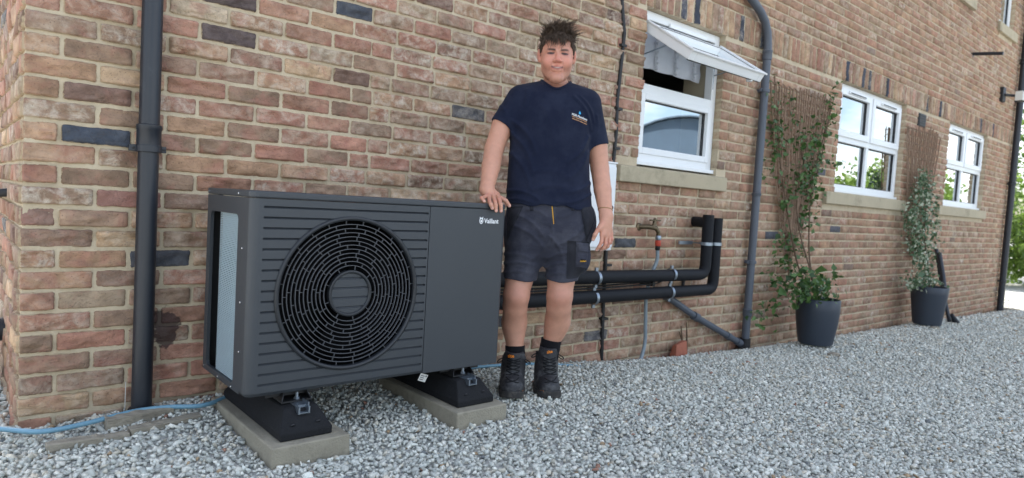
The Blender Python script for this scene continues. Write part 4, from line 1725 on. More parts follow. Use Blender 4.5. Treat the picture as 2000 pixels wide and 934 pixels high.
# mounting feet of the unit on the rails
for cx in (0.757, 1.492):
    f = MB()
    f.box((cx - 0.10, YF + 0.045, Z0 - 0.022), (cx + 0.10, YF + 0.050, Z0))
    f.box((cx - 0.055, YF + 0.01, Z0 - 0.040), (cx + 0.055, YF + 0.09, Z0 - 0.034))
    f.add([(cx - 0.055, YF + 0.012, Z0 - 0.0339), (cx - 0.052, YF + 0.012, Z0 - 0.0339), (cx - 0.052, YF + 0.09, Z0 - 0.0339), (cx - 0.055, YF + 0.09, Z0 - 0.0339), (cx - 0.040, YF + 0.03, Z0 + 0.001), (cx - 0.037, YF + 0.03, Z0 + 0.001), (cx - 0.037, YF + 0.09, Z0 + 0.001), (cx - 0.040, YF + 0.09, Z0 + 0.001)],
          [(0, 1, 5, 4), (1, 2, 6, 5), (2, 3, 7, 6), (3, 0, 4, 7)])
    f.add([(cx + 0.052, YF + 0.012, Z0 - 0.0339), (cx + 0.055, YF + 0.012, Z0 - 0.0339), (cx + 0.055, YF + 0.09, Z0 - 0.0339), (cx + 0.052, YF + 0.09, Z0 - 0.0339), (cx + 0.037, YF + 0.03, Z0 + 0.001), (cx + 0.040, YF + 0.03, Z0 + 0.001), (cx + 0.040, YF + 0.09, Z0 + 0.001), (cx + 0.037, YF + 0.09, Z0 + 0.001)],
          [(0, 1, 5, 4), (1, 2, 6, 5), (2, 3, 7, 6), (3, 0, 4, 7)])
    f.build('mounting_foot', MAT['black'], hpump)
    f = MB()
    f.box((cx - 0.055, YB - 0.09, Z0 - 0.040), (cx + 0.055, YB - 0.01, Z0))
    f.build('rear_foot', MAT['black'], hpump)
    bt = MB()
    bt.lathe([(0.011, 0), (0.011, 0.007), (0.006, 0.008), (0.005, 0.024), (0.003, 0.026)], (cx + 0.006, YF + 0.028, Z0 - 0.034), 6)
    bt.box((cx - 0.012, YF - 0.058 + 0.03, Z0 - 0.052), (cx + 0.026, YF + 0.012, Z0 - 0.0405))
    bt.box((cx + 0.020, YF - 0.04, Z0 - 0.058), (cx + 0.024, YF + 0.012, Z0 - 0.030))
    bt.build('fixing_bolt', MAT['zinc'], hpump)
# paper tag hanging under the seam
tg = MB()
tg.box((-0.020, -0.001, -0.016), (0.020, 0.001, 0.016))
tgo = tg.build('hanging_label', MAT['paper'], hpump)
tgo.rotation_euler = (0.2, 0.35, 0.1)
tgo.location = (1.285, YF + 0.012, 0.132)
ti = MB()
ti.lathe([(0.004, 0), (0.004, 0.0004)], (0, 0, 0), 12)
o = ti.build('label_print', MAT['ink'], tgo)
o.matrix_parent_inverse = Matrix.Identity(4)
o.rotation_euler = (PI / 2, 0, 0)
o.location = (0.012, -0.0011, 0.009)
for k in range(3):
    ti = MB()
    ti.box((-0.016, -0.0016, 0.006 - k * 0.008), (0.004, -0.0011, 0.009 - k * 0.008))
    o = ti.build('label_print', MAT['ink'], tgo)
    o.matrix_parent_inverse = Matrix.Identity(4)


def text_mesh(body, size, bold=0.0, shear=0.0, res=3, spacing=1.0):
    cu = bpy.data.curves.new('lettering', 'FONT')
    cu.body = body
    cu.size = size
    cu.offset = bold
    cu.shear = shear
    cu.space_character = spacing
    cu.resolution_u = res
    o = bpy.data.objects.new('lettering', cu)
    COL.objects.link(o)
    dg = bpy.context.evaluated_depsgraph_get()
    me = bpy.data.meshes.new_from_object(o.evaluated_get(dg))
    bpy.data.objects.remove(o)
    bpy.data.curves.remove(cu)
    V = np.array([v.co[:] for v in me.vertices]).reshape(-1, 3)
    F = [tuple(p.vertices) for p in me.polygons]
    bpy.data.meshes.remove(me)
    return V, F


# lettering and emblem on the plain panel
V, F = text_mesh('Vaillant', 0.0225, 0.0006)
V = V - V.min(0)
sx = 0.079 / (V[:, 0].max())
W = np.stack([1.546 + V[:, 0] * sx, np.full(len(V), YF - 0.0012), 0.769 + V[:, 1] * sx * 1.05], -1)
lg = MB()
lg.add(W, F)
me_o = lg.build('brand_lettering', MAT['logo'], hpump)
em = MB()
ex, ez = 1.531, 0.779
ang = np.linspace(0, 2 * PI, 25)[:-1]
outl = [(ex + 0.0105 * math.cos(a), ez + 0.0135 * math.sin(a)) for a in ang]
inn = [(ex + 0.0066 * math.cos(a), ez - 0.001 + 0.0095 * math.sin(a)) for a in ang]
em.add([(x, YF - 0.0012, z) for x, z in outl] + [(x, YF - 0.0012, z) for x, z in inn], [(i, (i + 1) % 24, 24 + (i + 1) % 24, 24 + i) for i in range(24)])
for sx_ in (-1, 1):
    em.add([(ex + sx_ * 0.002, YF - 0.0013, ez + 0.009), (ex + sx_ * 0.0085, YF - 0.0013, ez + 0.008), (ex + sx_ * 0.0085, YF - 0.0013, ez + 0.019)], [(0, 1, 2)])
em.add([(ex - 0.004, YF - 0.0013, ez - 0.007), (ex + 0.004, YF - 0.0013, ez - 0.007), (ex + 0.0045, YF - 0.0013, ez + 0.001), (ex, YF - 0.0013, ez + 0.005), (ex - 0.0045, YF - 0.0013, ez + 0.001)], [(0, 1, 2, 3, 4)])
em.build('emblem', MAT['logo'], hpump)
#PERSON
# ------------------------------------------------------------------ the man
PRv = np.array([CR[0], CR[1], 0]); PRv /= np.linalg.norm(PRv)
PFv = -np.array([CF[0], CF[1], 0]); PFv /= np.linalg.norm(PFv)
PO = np.array([1.93, -0.55, 0.0])


def toL(P):
    P = np.asarray(P, float) - PO
    return np.stack([P @ PRv, P @ PFv, P[..., 2]], -1)


def toW(q):
    q = np.asarray(q, float)
    return PO + q[..., 0:1] * PRv + q[..., 1:2] * PFv + q[..., 2:3] * np.array([0, 0, 1.0])


def J(u, v, dep=3.15):
    return toL(at(u, v, dep=dep))


def JY(u, v, y):
    return toL(at(u, v, y=y))


def s_ell(c, r):
    c, r = np.asarray(c, np.float32), np.asarray(r, np.float32)
    return lambda p: _ell(p, c, r)


def _ell(p, c, r):
    x, y, z = [(p[..., i] - np.float32(c[i])) * np.float32(1 / r[i]) for i in range(3)]
    x2, y2, z2 = x * x, y * y, z * z
    k0 = np.sqrt(x2 + y2 + z2) + np.float32(1e-6)
    k1 = np.sqrt(x2 * np.float32(1 / r[0] ** 2) + y2 * np.float32(1 / r[1] ** 2) + z2 * np.float32(1 / r[2] ** 2)) + np.float32(1e-6)
    return k0 * (k0 - 1) / k1


def s_cone(a, b, ra, rb, flat=None):
    a, b = np.asarray(a, np.float32), np.asarray(b, np.float32)
    ab = b - a
    l2 = float(ab @ ab)

    a0, a1, a2 = [np.float32(v) for v in a]
    b0, b1, b2 = [np.float32(v) for v in ab]
    il = np.float32(1 / l2)
    fl = (1, 1, 1) if flat is None else flat
    f0, f1, f2 = [np.float32(v) for v in fl]
    ra_, dr = np.float32(ra), np.float32(rb - ra)

    def f(p):
        x, y, z = p[..., 0] - a0, p[..., 1] - a1, p[..., 2] - a2
        t = x * b0
        t += y * b1
        t += z * b2
        t *= il
        np.maximum(t, 0, out=t)
        np.minimum(t, 1, out=t)
        x -= t * b0
        y -= t * b1
        z -= t * b2
        if flat is not None:
            x *= f0
            y *= f1
            z *= f2
        x *= x
        y *= y
        z *= z
        x += y
        x += z
        np.sqrt(x, out=x)
        t *= dr
        x -= t
        x -= ra_
        return x
    return f


def smin(a, b, k):
    h = np.maximum(np.float32(k) - np.abs(a - b), 0)
    h *= h
    h *= np.float32(0.25 / k)
    return np.minimum(a, b) - h


def s_union(fs, k):
    def f(p):
        d = fs[0](p)
        for g in fs[1:]:
            d = smin(d, g(p), k)
        return d
    return f


def chain(pts, rs, k=0.012):
    return s_union([s_cone(pts[i], pts[i + 1], rs[i], rs[i + 1]) for i in range(len(pts) - 1)], k)


def s_stack(rows):
    """torso like body: rows of (local z, centre x, centre y, half width, half depth)"""
    R = np.array(sorted([tuple(r) for r in rows]), np.float32)

    def f(p):
        z = p[..., 2]
        cx, cy, a, b = [np.interp(z, R[:, 0], R[:, i]).astype(np.float32) for i in (1, 2, 3, 4)]
        x, y = np.abs(p[..., 0] - cx) / a, np.abs(p[..., 1] - cy) / b
        e = 2.35
        k = (x ** e + y ** e + 1e-9) ** (1 / e)
        d = (k - 1) * np.minimum(a, b) * 0.92
        dz = np.maximum(R[0, 0] - z, z - R[-1, 0])
        return np.where(dz > 0, np.sqrt(np.maximum(d, 0) ** 2 + dz ** 2), np.maximum(d, dz))
    return f


def sdf_mesh(fn, lo, hi, h):
    """surface nets over the blocks that hold the surface"""
    nb = 8
    B = nb * h
    lo = np.asarray(lo, float)
    n = np.ceil((np.asarray(hi) - lo) / B).astype(int)
    I = np.stack(np.meshgrid(*[np.arange(k) for k in n], indexing='ij'), -1).reshape(-1, 3)
    d = np.concatenate([fn((lo + (c + 0.5) * B).astype(np.float32)) for c in np.array_split(I, max(1, len(I) // 20000))])
    I = I[np.abs(d) < B * 1.30]
    m4 = I // 4
    I = I[np.lexsort((m4[:, 1], m4[:, 0], m4[:, 2]))]
    g = np.stack(np.meshgrid(*[np.arange(nb + 1)] * 3, indexing='ij'), -1)
    N = n * nb + 2
    cells, verts, edges = [], [], []
    corner = np.array([(i, j, k) for i in (0, 1) for j in (0, 1) for k in (0, 1)])
    ed = [(a, b) for a in range(8) for b in range(a + 1, 8) if np.abs(corner[a] - corner[b]).sum() == 1]
    for blk in np.array_split(I, max(1, len(I) // 40)):
        base = blk[:, None, None, None, :] * nb + g[None]
        D = fn((lo + base * h).astype(np.float32).reshape(-1, 3)).reshape(base.shape[:-1])
        C8 = np.stack([D[:, c[0]:c[0] + nb, c[1]:c[1] + nb, c[2]:c[2] + nb] for c in corner], -1)
        neg = C8 < 0
        act = neg.any(-1) & ~neg.all(-1)
        bi = np.argwhere(act)
        if not len(bi):
            continue
        v8 = C8[act]
        acc = np.zeros((len(v8), 3))
        cnt = np.zeros(len(v8))
        for a, b in ed:
            va, vb = v8[:, a], v8[:, b]
            m = (va < 0) != (vb < 0)
            t = np.where(m, va / np.where(m, va - vb, 1), 0)
            acc += m[:, None] * (corner[a] + t[:, None] * (corner[b] - corner[a]))
            cnt += m
        gi = blk[bi[:, 0]] * nb + bi[:, 1:]
        cells.append(gi)
        verts.append(lo + (gi + acc / cnt[:, None]) * h)
        for ax in range(3):
            sl0 = D[:, :nb, :nb, :nb]
            o = [0, 0, 0]
            o[ax] = 1
            sl1 = D[:, o[0]:o[0] + nb, o[1]:o[1] + nb, o[2]:o[2] + nb]
            m = (sl0 < 0) != (sl1 < 0)
            e = np.argwhere(m)
            edges.append(np.concatenate([blk[e[:, 0]] * nb + e[:, 1:], np.full((len(e), 1), ax), (sl0[m] < 0)[:, None]], 1))
    cells, verts, edges = np.concatenate(cells), np.concatenate(verts), np.concatenate(edges)
    key = (cells[:, 0] * N[1] + cells[:, 1]) * N[2] + cells[:, 2]
    od = np.argsort(key)
    key, verts = key[od], verts[od]
    quads = []
    for ax in range(3):
        e = edges[edges[:, 3] == ax]
        u, w = [(1, 2), (2, 0), (0, 1)][ax]
        ids = []
        ok = np.ones(len(e), bool)
        for du, dw in ((-1, -1), (0, -1), (0, 0), (-1, 0)):
            c = e[:, :3].copy()
            c[:, u] += du
            c[:, w] += dw
            kk = (c[:, 0] * N[1] + c[:, 1]) * N[2] + c[:, 2]
            ix = np.clip(np.searchsorted(key, kk), 0, len(key) - 1)
            ok &= key[ix] == kk
            ids.append(ix)
        q = np.stack(ids, -1)
        fl = e[:, 4] == 0
        q[fl] = q[fl][:, ::-1]
        quads.append(q[ok])
    return verts, np.concatenate(quads)


def relax(V, F, it=1, lam=0.5):
    for _ in range(it):
        s = np.zeros_like(V)
        c = np.zeros(len(V))
        for a, b in ((0, 1), (1, 2), (2, 3), (3, 0)):
            np.add.at(s, F[:, a], V[F[:, b]]); np.add.at(c, F[:, a], 1)
            np.add.at(s, F[:, b], V[F[:, a]]); np.add.at(c, F[:, b], 1)
        V = V + lam * (s / np.maximum(c, 1)[:, None] - V)
    return V


def skin_material():
    m, nt, N, L, b = nodes('skin')
    b.inputs['Roughness'].default_value = 0.52
    b.inputs['Subsurface Weight'].default_value = 0.12
    b.inputs['Subsurface Radius'].default_value = (0.8, 0.3, 0.15)
    b.inputs['Subsurface Scale'].default_value = 0.01
    ac = N.new('ShaderNodeVertexColor')
    ac.layer_name = 'Col'
    geo = N.new('ShaderNodeNewGeometry')
    n = N.new('ShaderNodeTexNoise')
    n.inputs['Scale'].default_value = 38
    n.inputs['Detail'].default_value = 5
    L.new(geo.outputs['Position'], n.inputs['Vector'])
    r = N.new('ShaderNodeMapRange')
    r.inputs['To Min'].default_value = 0.84
    r.inputs['To Max'].default_value = 1.14
    L.new(n.outputs['Fac'], r.inputs['Value'])
    h = N.new('ShaderNodeHueSaturation')
    L.new(ac.outputs['Color'], h.inputs['Color'])
    L.new(r.outputs['Result'], h.inputs['Value'])
    L.new(h.outputs['Color'], b.inputs['Base Color'])
    return m


def cloth_material(name, col, rough=0.85, fold=0.5, fscale=7.0, weave=900, stretch=(1, 1, 0.5), dust=None, dist=0.02):
    m, nt, N, L, b = nodes(name)
    b.inputs['Roughness'].default_value = rough
    b.inputs['Specular IOR Level'].default_value = 0.2
    b.inputs['Sheen Weight'].default_value = 0.04
    geo = N.new('ShaderNodeNewGeometry')
    mp = N.new('ShaderNodeMapping')
    mp.inputs['Scale'].default_value = stretch
    mp.inputs['Rotation'].default_value = (0, 0, math.radians(-40))
    L.new(geo.outputs['Position'], mp.inputs['Vector'])
    n = N.new('ShaderNodeTexNoise')
    n.inputs['Scale'].default_value = fscale
    n.inputs['Detail'].default_value = 3
    n.inputs['Distortion'].default_value = 0.8
    L.new(mp.outputs['Vector'], n.inputs['Vector'])
    w = N.new('ShaderNodeTexNoise')
    w.inputs['Scale'].default_value = weave
    L.new(geo.outputs['Position'], w.inputs['Vector'])
    b1 = N.new('ShaderNodeBump')
    b1.inputs['Strength'].default_value = fold
    b1.inputs['Distance'].default_value = dist
    L.new(n.outputs['Fac'], b1.inputs['Height'])
    b2 = N.new('ShaderNodeBump')
    b2.inputs['Strength'].default_value = 0.3
    b2.inputs['Distance'].default_value = 0.001
    L.new(w.outputs['Fac'], b2.inputs['Height'])
    L.new(b1.outputs['Normal'], b2.inputs['Normal'])
    L.new(b2.outputs['Normal'], b.inputs['Normal'])
    n3 = N.new('ShaderNodeTexNoise')
    n3.inputs['Scale'].default_value = 9
    n3.inputs['Detail'].default_value = 7
    n3.inputs['Roughness'].default_value = 0.65
    L.new(geo.outputs['Position'], n3.inputs['Vector'])
    r = N.new('ShaderNodeMapRange')
    r.inputs['From Min'].default_value = 0.42
    r.inputs['From Max'].default_value = 0.75
    r.inputs['To Max'].default_value = 0.0 if dust is None else dust[1]
    L.new(n3.outputs['Fac'], r.inputs['Value'])
    mx = N.new('ShaderNodeMix')
    mx.data_type = 'RGBA'
    mx.inputs[6].default_value = (*col, 1)
    mx.inputs[7].default_value = (*(dust[0] if dust else col), 1)
    L.new(r.outputs['Result'], mx.inputs[0])
    L.new(mx.outputs[2], b.inputs['Base Color'])
    return m


MAT.update(
    skin=skin_material(),
    navy=cloth_material('navy_cotton', (0.0070, 0.0108, 0.028), 0.88, 0.25, 6.0, dust=((0.030, 0.037, 0.064), 0.55)),
    slate=cloth_material('slate_canvas', (0.036, 0.038, 0.054), 0.88, 0.6, 9.0, dust=((0.12, 0.12, 0.14), 0.5), stretch=(0.6, 0.6, 1.6)),
    canvas=cloth_material('black_canvas', (0.018, 0.019, 0.025), 0.85, 0.4, 9.0, dust=((0.06, 0.06, 0.07), 0.5)),
    sock=cloth_material('black_sock', (0.008, 0.008, 0.010), 0.95, 0.2, 20.0),
    leather=simple('boot_leather', (0.022, 0.022, 0.025), 0.6, var=0.25, vscale=25, bump=0.5, bscale=120, dirt=(sl((112, 112, 112)), 16, 0.5, 0.55)),
    solem=simple('boot_sole', (0.030, 0.028, 0.027), 0.75, var=0.2, vscale=30, bump=0.4, dirt=(sl((120, 112, 102)), 22, 0.5, 0.5)),
    hair=simple('dark_hair', (0.075, 0.050, 0.034), 0.62, var=0.5, vscale=40, spec=0.3),
    gold=simple('gold_thread', sl((214, 160, 40)), 0.6, var=0.05),
    amber=simple('orange_thread', sl((232, 132, 30)), 0.6, var=0.05),
    sand=simple('tan_print', sl((212, 160, 110)), 0.7, var=0.03),
    drop=simple('blue_print', sl((40, 160, 216)), 0.6, var=0.03),
    thread=simple('bracelet_thread', sl((150, 120, 70)), 0.5, 0.5, var=0.1),
)

# joints
HD0 = J(1087.5, 113, 3.10)          # middle of the head at eye height
NB = J(1085, 172, 3.15)
SHL, SHR = J(1013, 197, 3.13), J(1150, 205, 3.17)
ELL, ELR = J(965, 292, 3.09), J(1171.5, 330, 3.18)
WRL, WRR = JY(951, 371, -0.520), J(1184, 424, 3.10)
SEL, SER = J(981, 246, 3.11), J(1166, 285, 3.175)      # sleeve ends


def head_sdf():
    H = HD0
    e = lambda x, y, z: H + np.array([x, y, z])
    parts = [s_ell(e(0, -0.015, 0.030), (0.0775, 0.098, 0.090)), s_ell(e(0, 0.008, -0.030), (0.0715, 0.080, 0.084))]
    for s in (-1, 1):
        parts.append(s_cone(e(s * 0.042, -0.005, -0.060), e(s * 0.012, 0.060, -0.108), 0.020, 0.019))
        parts.append(s_ell(e(s * 0.040, 0.060, -0.032), (0.026, 0.024, 0.026)))
    parts.append(s_ell(e(0, 0.072, -0.107), (0.020, 0.017, 0.015)))
    base = s_union(parts, 0.022)
    feat = [s_cone(e(0, 0.082, 0.002), e(0, 0.103, -0.030), 0.0080, 0.0110),
            s_ell(e(-0.0125, 0.094, -0.034), (0.0085, 0.010, 0.0075)), s_ell(e(0.0125, 0.094, -0.034), (0.0085, 0.010, 0.0075)),
            s_cone(e(-0.044, 0.064, 0.018), e(-0.012, 0.083, 0.016), 0.010, 0.010), s_cone(e(0.044, 0.064, 0.018), e(0.012, 0.083, 0.016), 0.010, 0.010),
            s_cone(e(-0.022, 0.0775, -0.0595), e(0, 0.0865, -0.061), 0.006, 0.0075), s_cone(e(0.022, 0.0775, -0.0595), e(0, 0.0865, -0.061), 0.006, 0.0075),
            s_cone(e(-0.018, 0.077, -0.071), e(0.018, 0.077, -0.071), 0.006, 0.006), s_cone(e(-0.008, 0.083, -0.0725), e(0.008, 0.083, -0.0725), 0.0075, 0.0075)]
    neck = s_union([s_cone(e(0.0, -0.040, -0.06), NB + np.array([0, -0.026, 0.0]), 0.053, 0.058), s_cone(NB + np.array([0, -0.026, 0.0]), NB + np.array([0, -0.01, -0.08]), 0.058, 0.07)], 0.02)
    ears = []
    for s in (-1, 1):
        ears.append(s_ell(e(s * 0.084, -0.012, 0.010), (0.0085, 0.019, 0.030)))
        ears.append(s_ell(e(s * 0.079, -0.006, -0.015), (0.007, 0.010, 0.011)))

    def f(p):
        d = base(p)
        for q in feat:
            d = smin(d, q(p), 0.008)
        for s in (-1, 1):
            sock = _ell(p, (e(s * 0.032, 0.092, 0.002)).astype(np.float32), np.array([0.019, 0.015, 0.0105], np.float32))
            d = -smin(-d, sock, 0.010)
            ball = _ell(p, e(s * 0.032, 0.0660, 0.001).astype(np.float32), np.array([0.0145, 0.0135, 0.0125], np.float32))
            d = smin(d, ball, 0.003)
        for q in ears:
            d = smin(d, q(p), 0.006)
        return smin(d, neck(p), 0.022)
    return f


# torso of the shirt: photo rows measured at the torso depth
TOR = []
for v_, xl, xr, hb, cy in ((158, 1062, 1108, 0.050, -0.02), (162, 1048, 1122, 0.064, -0.02), (167, 1028, 1140, 0.078, -0.018), (174, 1014, 1152, 0.092, -0.014), (188, 1006, 1160, 0.106, -0.006), (215, 1002, 1158, 0.117, 0.0),
                           (250, 999, 1151, 0.122, 0.004), (300, 996, 1149, 0.121, 0.005), (350, 992, 1150, 0.126, 0.008), (396, 989.5, 1154, 0.128, 0.006), (425, 989, 1157, 0.128, 0.0)):
    a, b = J(xl, v_), J(xr, v_)
    TOR.append((0.5 * (a[2] + b[2]), 0.5 * (a[0] + b[0]), 0.5 * (a[1] + b[1]) + cy, 0.5 * (b[0] - a[0]), hb))
torso = s_stack(TOR)
HIP = []
for v_, xl, xr, hb, cy in ((392, 991, 1153, 0.122, 0.0), (410, 989, 1156, 0.124, 0.0), (430, 987, 1158, 0.128, -0.004), (455, 986, 1156, 0.127, -0.006), (480, 992, 1146, 0.112, -0.008), (500, 1008, 1130, 0.088, -0.012), (518, 1034, 1102, 0.050, -0.02)):
    a, b = J(xl, v_), J(xr, v_)
    HIP.append((0.5 * (a[2] + b[2]), 0.5 * (a[0] + b[0]), 0.5 * (a[1] + b[1]) + cy, 0.5 * (b[0] - a[0]), hb))
hips = s_stack(HIP)

LEGS = []
for pts, rs in (([J(1026, 450, 3.15), J(1014, 545, 3.13), J(1008.5, 578, 3.11), J(1006, 600, 3.12), J(1004.5, 632, 3.16), J(1006, 680, 3.16), J(1005, 735, 3.15)], [0.086, 0.064, 0.0605, 0.0560, 0.0545, 0.039, 0.037]),
                ([J(1110, 450, 3.15), J(1096, 545, 3.15), J(1093, 578, 3.15), J(1091.5, 600, 3.16), J(1089, 628, 3.20), J(1075, 672, 3.22), J(1069, 730, 3.22)], [0.086, 0.064, 0.0610, 0.0575, 0.0565, 0.039, 0.037])):
    LEGS.append(s_union([chain(pts, rs, 0.012), s_ell(pts[2] + np.array([0, 0.034, -0.002]), (0.032, 0.032, 0.036)), s_ell(pts[4] + np.array([0.0, -0.022, 0.01]), (0.046, 0.046, 0.09))], 0.045))

ARML = chain([SHL, SEL, ELL, 0.55 * ELL + 0.45 * WRL, WRL], [0.056, 0.0490, 0.0455, 0.0425, 0.031], 0.006)
ARMR = chain([SHR, SER, ELR, 0.55 * ELR + 0.45 * WRR, WRR], [0.056, 0.0490, 0.0440, 0.0415, 0.0300], 0.006)
# hand resting on the casing: (knuckle, middle joint, tip)
FL = [([JY(950, 384, -0.560), JY(941, 387, -0.600), JY(946.5, 393.5, -0.622)], 0.0082),
      ([JY(955, 382.5, -0.562), JY(956.5, 394.5, -0.612), JY(959.5, 400, -0.634), JY(962, 407, -0.636)], 0.0088),
      ([JY(963, 381, -0.560), JY(967, 394, -0.614), JY(968.5, 401, -0.636), JY(969.5, 412, -0.637)], 0.0092),
      ([JY(971, 380, -0.555), JY(976, 392, -0.612), JY(978.3, 400, -0.636), JY(979, 412.5, -0.637)], 0.0090),
      ([JY(966, 380, -0.535), JY(979, 387.5, -0.575), JY(988, 392.5, -0.590), JY(995, 402, -0.596)], 0.0098)]
HL = [chain(p, [r * 1.12] + [r] * (len(p) - 2) + [r * 0.88], 0.004) for p, r in FL]
PALML = s_union([s_cone(WRL, JY(953, 383, -0.553), 0.026, 0.014), s_cone(WRL, JY(970, 380.5, -0.550), 0.026, 0.015), s_cone(WRL, JY(961, 381, -0.552), 0.027, 0.0155)], 0.012)
dR = 3.085
FR = [([J(1176, 459, dR - 0.02), J(1175, 473, dR - 0.025), J(1170.5, 482, dR - 0.02), J(1165.5, 488, dR - 0.01)], 0.0090),
      ([J(1183, 461, dR - 0.005), J(1183, 476, dR - 0.012), J(1179, 484, dR - 0.006), J(1173.5, 488.5, dR + 0.004)], 0.0092),
      ([J(1189, 459.5, dR + 0.010), J(1190, 473, dR + 0.004), J(1187, 481, dR + 0.010), J(1182, 486, dR + 0.016)], 0.0088),
      ([J(1193.5, 456, dR + 0.024), J(1195, 467, dR + 0.018), J(1192.5, 474, dR + 0.022), J(1189, 478, dR + 0.028)], 0.0080),
      ([J(1176, 438, dR - 0.015), J(1168, 449, dR - 0.030), J(1162, 459, dR - 0.034), J(1158.5, 468, dR - 0.028)], 0.0098)]
HR = [chain(p, [r * 1.12] + [r] * (len(p) - 2) + [r * 0.86], 0.004) for p, r in FR]
PALMR = s_union([s_cone(WRR, J(1177.5, 458, dR - 0.018), 0.0265, 0.0145), s_cone(WRR, J(1192, 456, dR + 0.020), 0.0265, 0.013), s_cone(WRR, J(1184, 459, dR), 0.027, 0.016), s_cone(J(1180, 434, dR - 0.005), J(1171, 447, dR - 0.028), 0.020, 0.013)], 0.014)

head_f = head_sdf()
# bounding groups so far away shapes are skipped: (centre, radius, function, blend)
def bnd(pts, pad):
    P = np.array(pts)
    c = P.mean(0)
    return c, np.linalg.norm(P - c, axis=1).max() + pad


GR = []
c, r_ = bnd([HD0 + [0, 0, 0.14], NB], 0.16); GR.append((c, r_, head_f, 0.03))
inner = lambda p: torso(p) + 0.014
c, r_ = bnd([J(1080, 175), J(1075, 420)], 0.25); GR.append((c, r_, inner, 0.03))
inner2 = lambda p: hips(p) + 0.014
c, r_ = bnd([J(1075, 395), J(1075, 480)], 0.28); GR.append((c, r_, inner2, 0.03))
for lg_ in (0, 1):
    c, r_ = bnd([J((1026, 1110)[lg_], 450), J((1005, 1069)[lg_], 735)], 0.12); GR.append((c, r_, LEGS[lg_], 0.03))
c, r_ = bnd([SHL, ELL, WRL], 0.08); GR.append((c, r_, ARML, 0.03))
c, r_ = bnd([SHR, ELR, WRR], 0.08); GR.append((c, r_, ARMR, 0.03))


def hand_f(palm, fingers):
    def f(p):
        d = palm(p)
        e = fingers[0](p)
        for q in fingers[1:]:
            e = smin(e, q(p), 0.0025)
        return smin(d, e, 0.007)
    return f


c, r_ = bnd([WRL] + [q for p, _ in FL for q in p], 0.05); GR.append((c, r_, hand_f(PALML, HL), 0.012))
c, r_ = bnd([WRR] + [q for p, _ in FR for q in p], 0.05); GR.append((c, r_, hand_f(PALMR, HR), 0.012))


def body_f(p):
    lo, hi = p.reshape(-1, 3).min(0), p.reshape(-1, 3).max(0)
    d = np.full(p.shape[:-1], 0.5, np.float32)
    for c, r, f, k in GR:
        dd = np.linalg.norm(np.maximum(np.maximum(lo - c, c - hi), 0))
        if dd > r + 0.10:
            continue
        d = smin(d, f(p).astype(np.float32), k)
    return d


def place(name, V, F, mat, parent=None, attrs=None, smooth=True):
    o = raw_mesh(name, toW(V), F, mat, parent, smooth=smooth, attrs=attrs)
    return o


V, F = sdf_mesh(body_f, (-0.62, -0.42, -0.06), (0.42, 0.50, 1.70), 0.0031)
V = relax(V, F, 1, 0.35)


def split_quads(V, F, sel):
    """each selected quad becomes four"""
    Q = F[sel]
    E_ = np.sort(np.concatenate([Q[:, [0, 1]], Q[:, [1, 2]], Q[:, [2, 3]], Q[:, [3, 0]]]), 1)
    ue, inv = np.unique(E_, axis=0, return_inverse=True)
    inv = inv.reshape(4, -1) + len(V)
    mid = 0.5 * (V[ue[:, 0]] + V[ue[:, 1]])
    cen = V[Q].mean(1)
    ci = np.arange(len(Q)) + len(V) + len(mid)
    new = []
    for a in range(4):
        new.append(np.stack([Q[:, a], inv[a], ci, inv[(a + 3) % 4]], -1))
    return np.concatenate([V, mid, cen]), np.concatenate([F[~sel]] + new)


for _ in range(2):
    fc = V[F].mean(1) - HD0
    V, F = split_quads(V, F, (fc[:, 1] > 0.045) & (np.abs(fc[:, 0]) < 0.064) & (fc[:, 2] > -0.095) & (fc[:, 2] < 0.04))
# skin colours
base = np.array(sl((204, 150, 125)))
C = np.tile(np.array([*base, 1.0]), (len(V), 1))
q = V - HD0
face = (q[:, 2] > -0.14) & (q[:, 2] < 0.2) & (np.abs(q[:, 0]) < 0.12)
front = face & (q[:, 1] > 0.02)


def blend(mask, col, amt):
    a = (mask * amt)[:, None]
    C[:, :3] = C[:, :3] * (1 - a) + np.array(sl(col)) * a


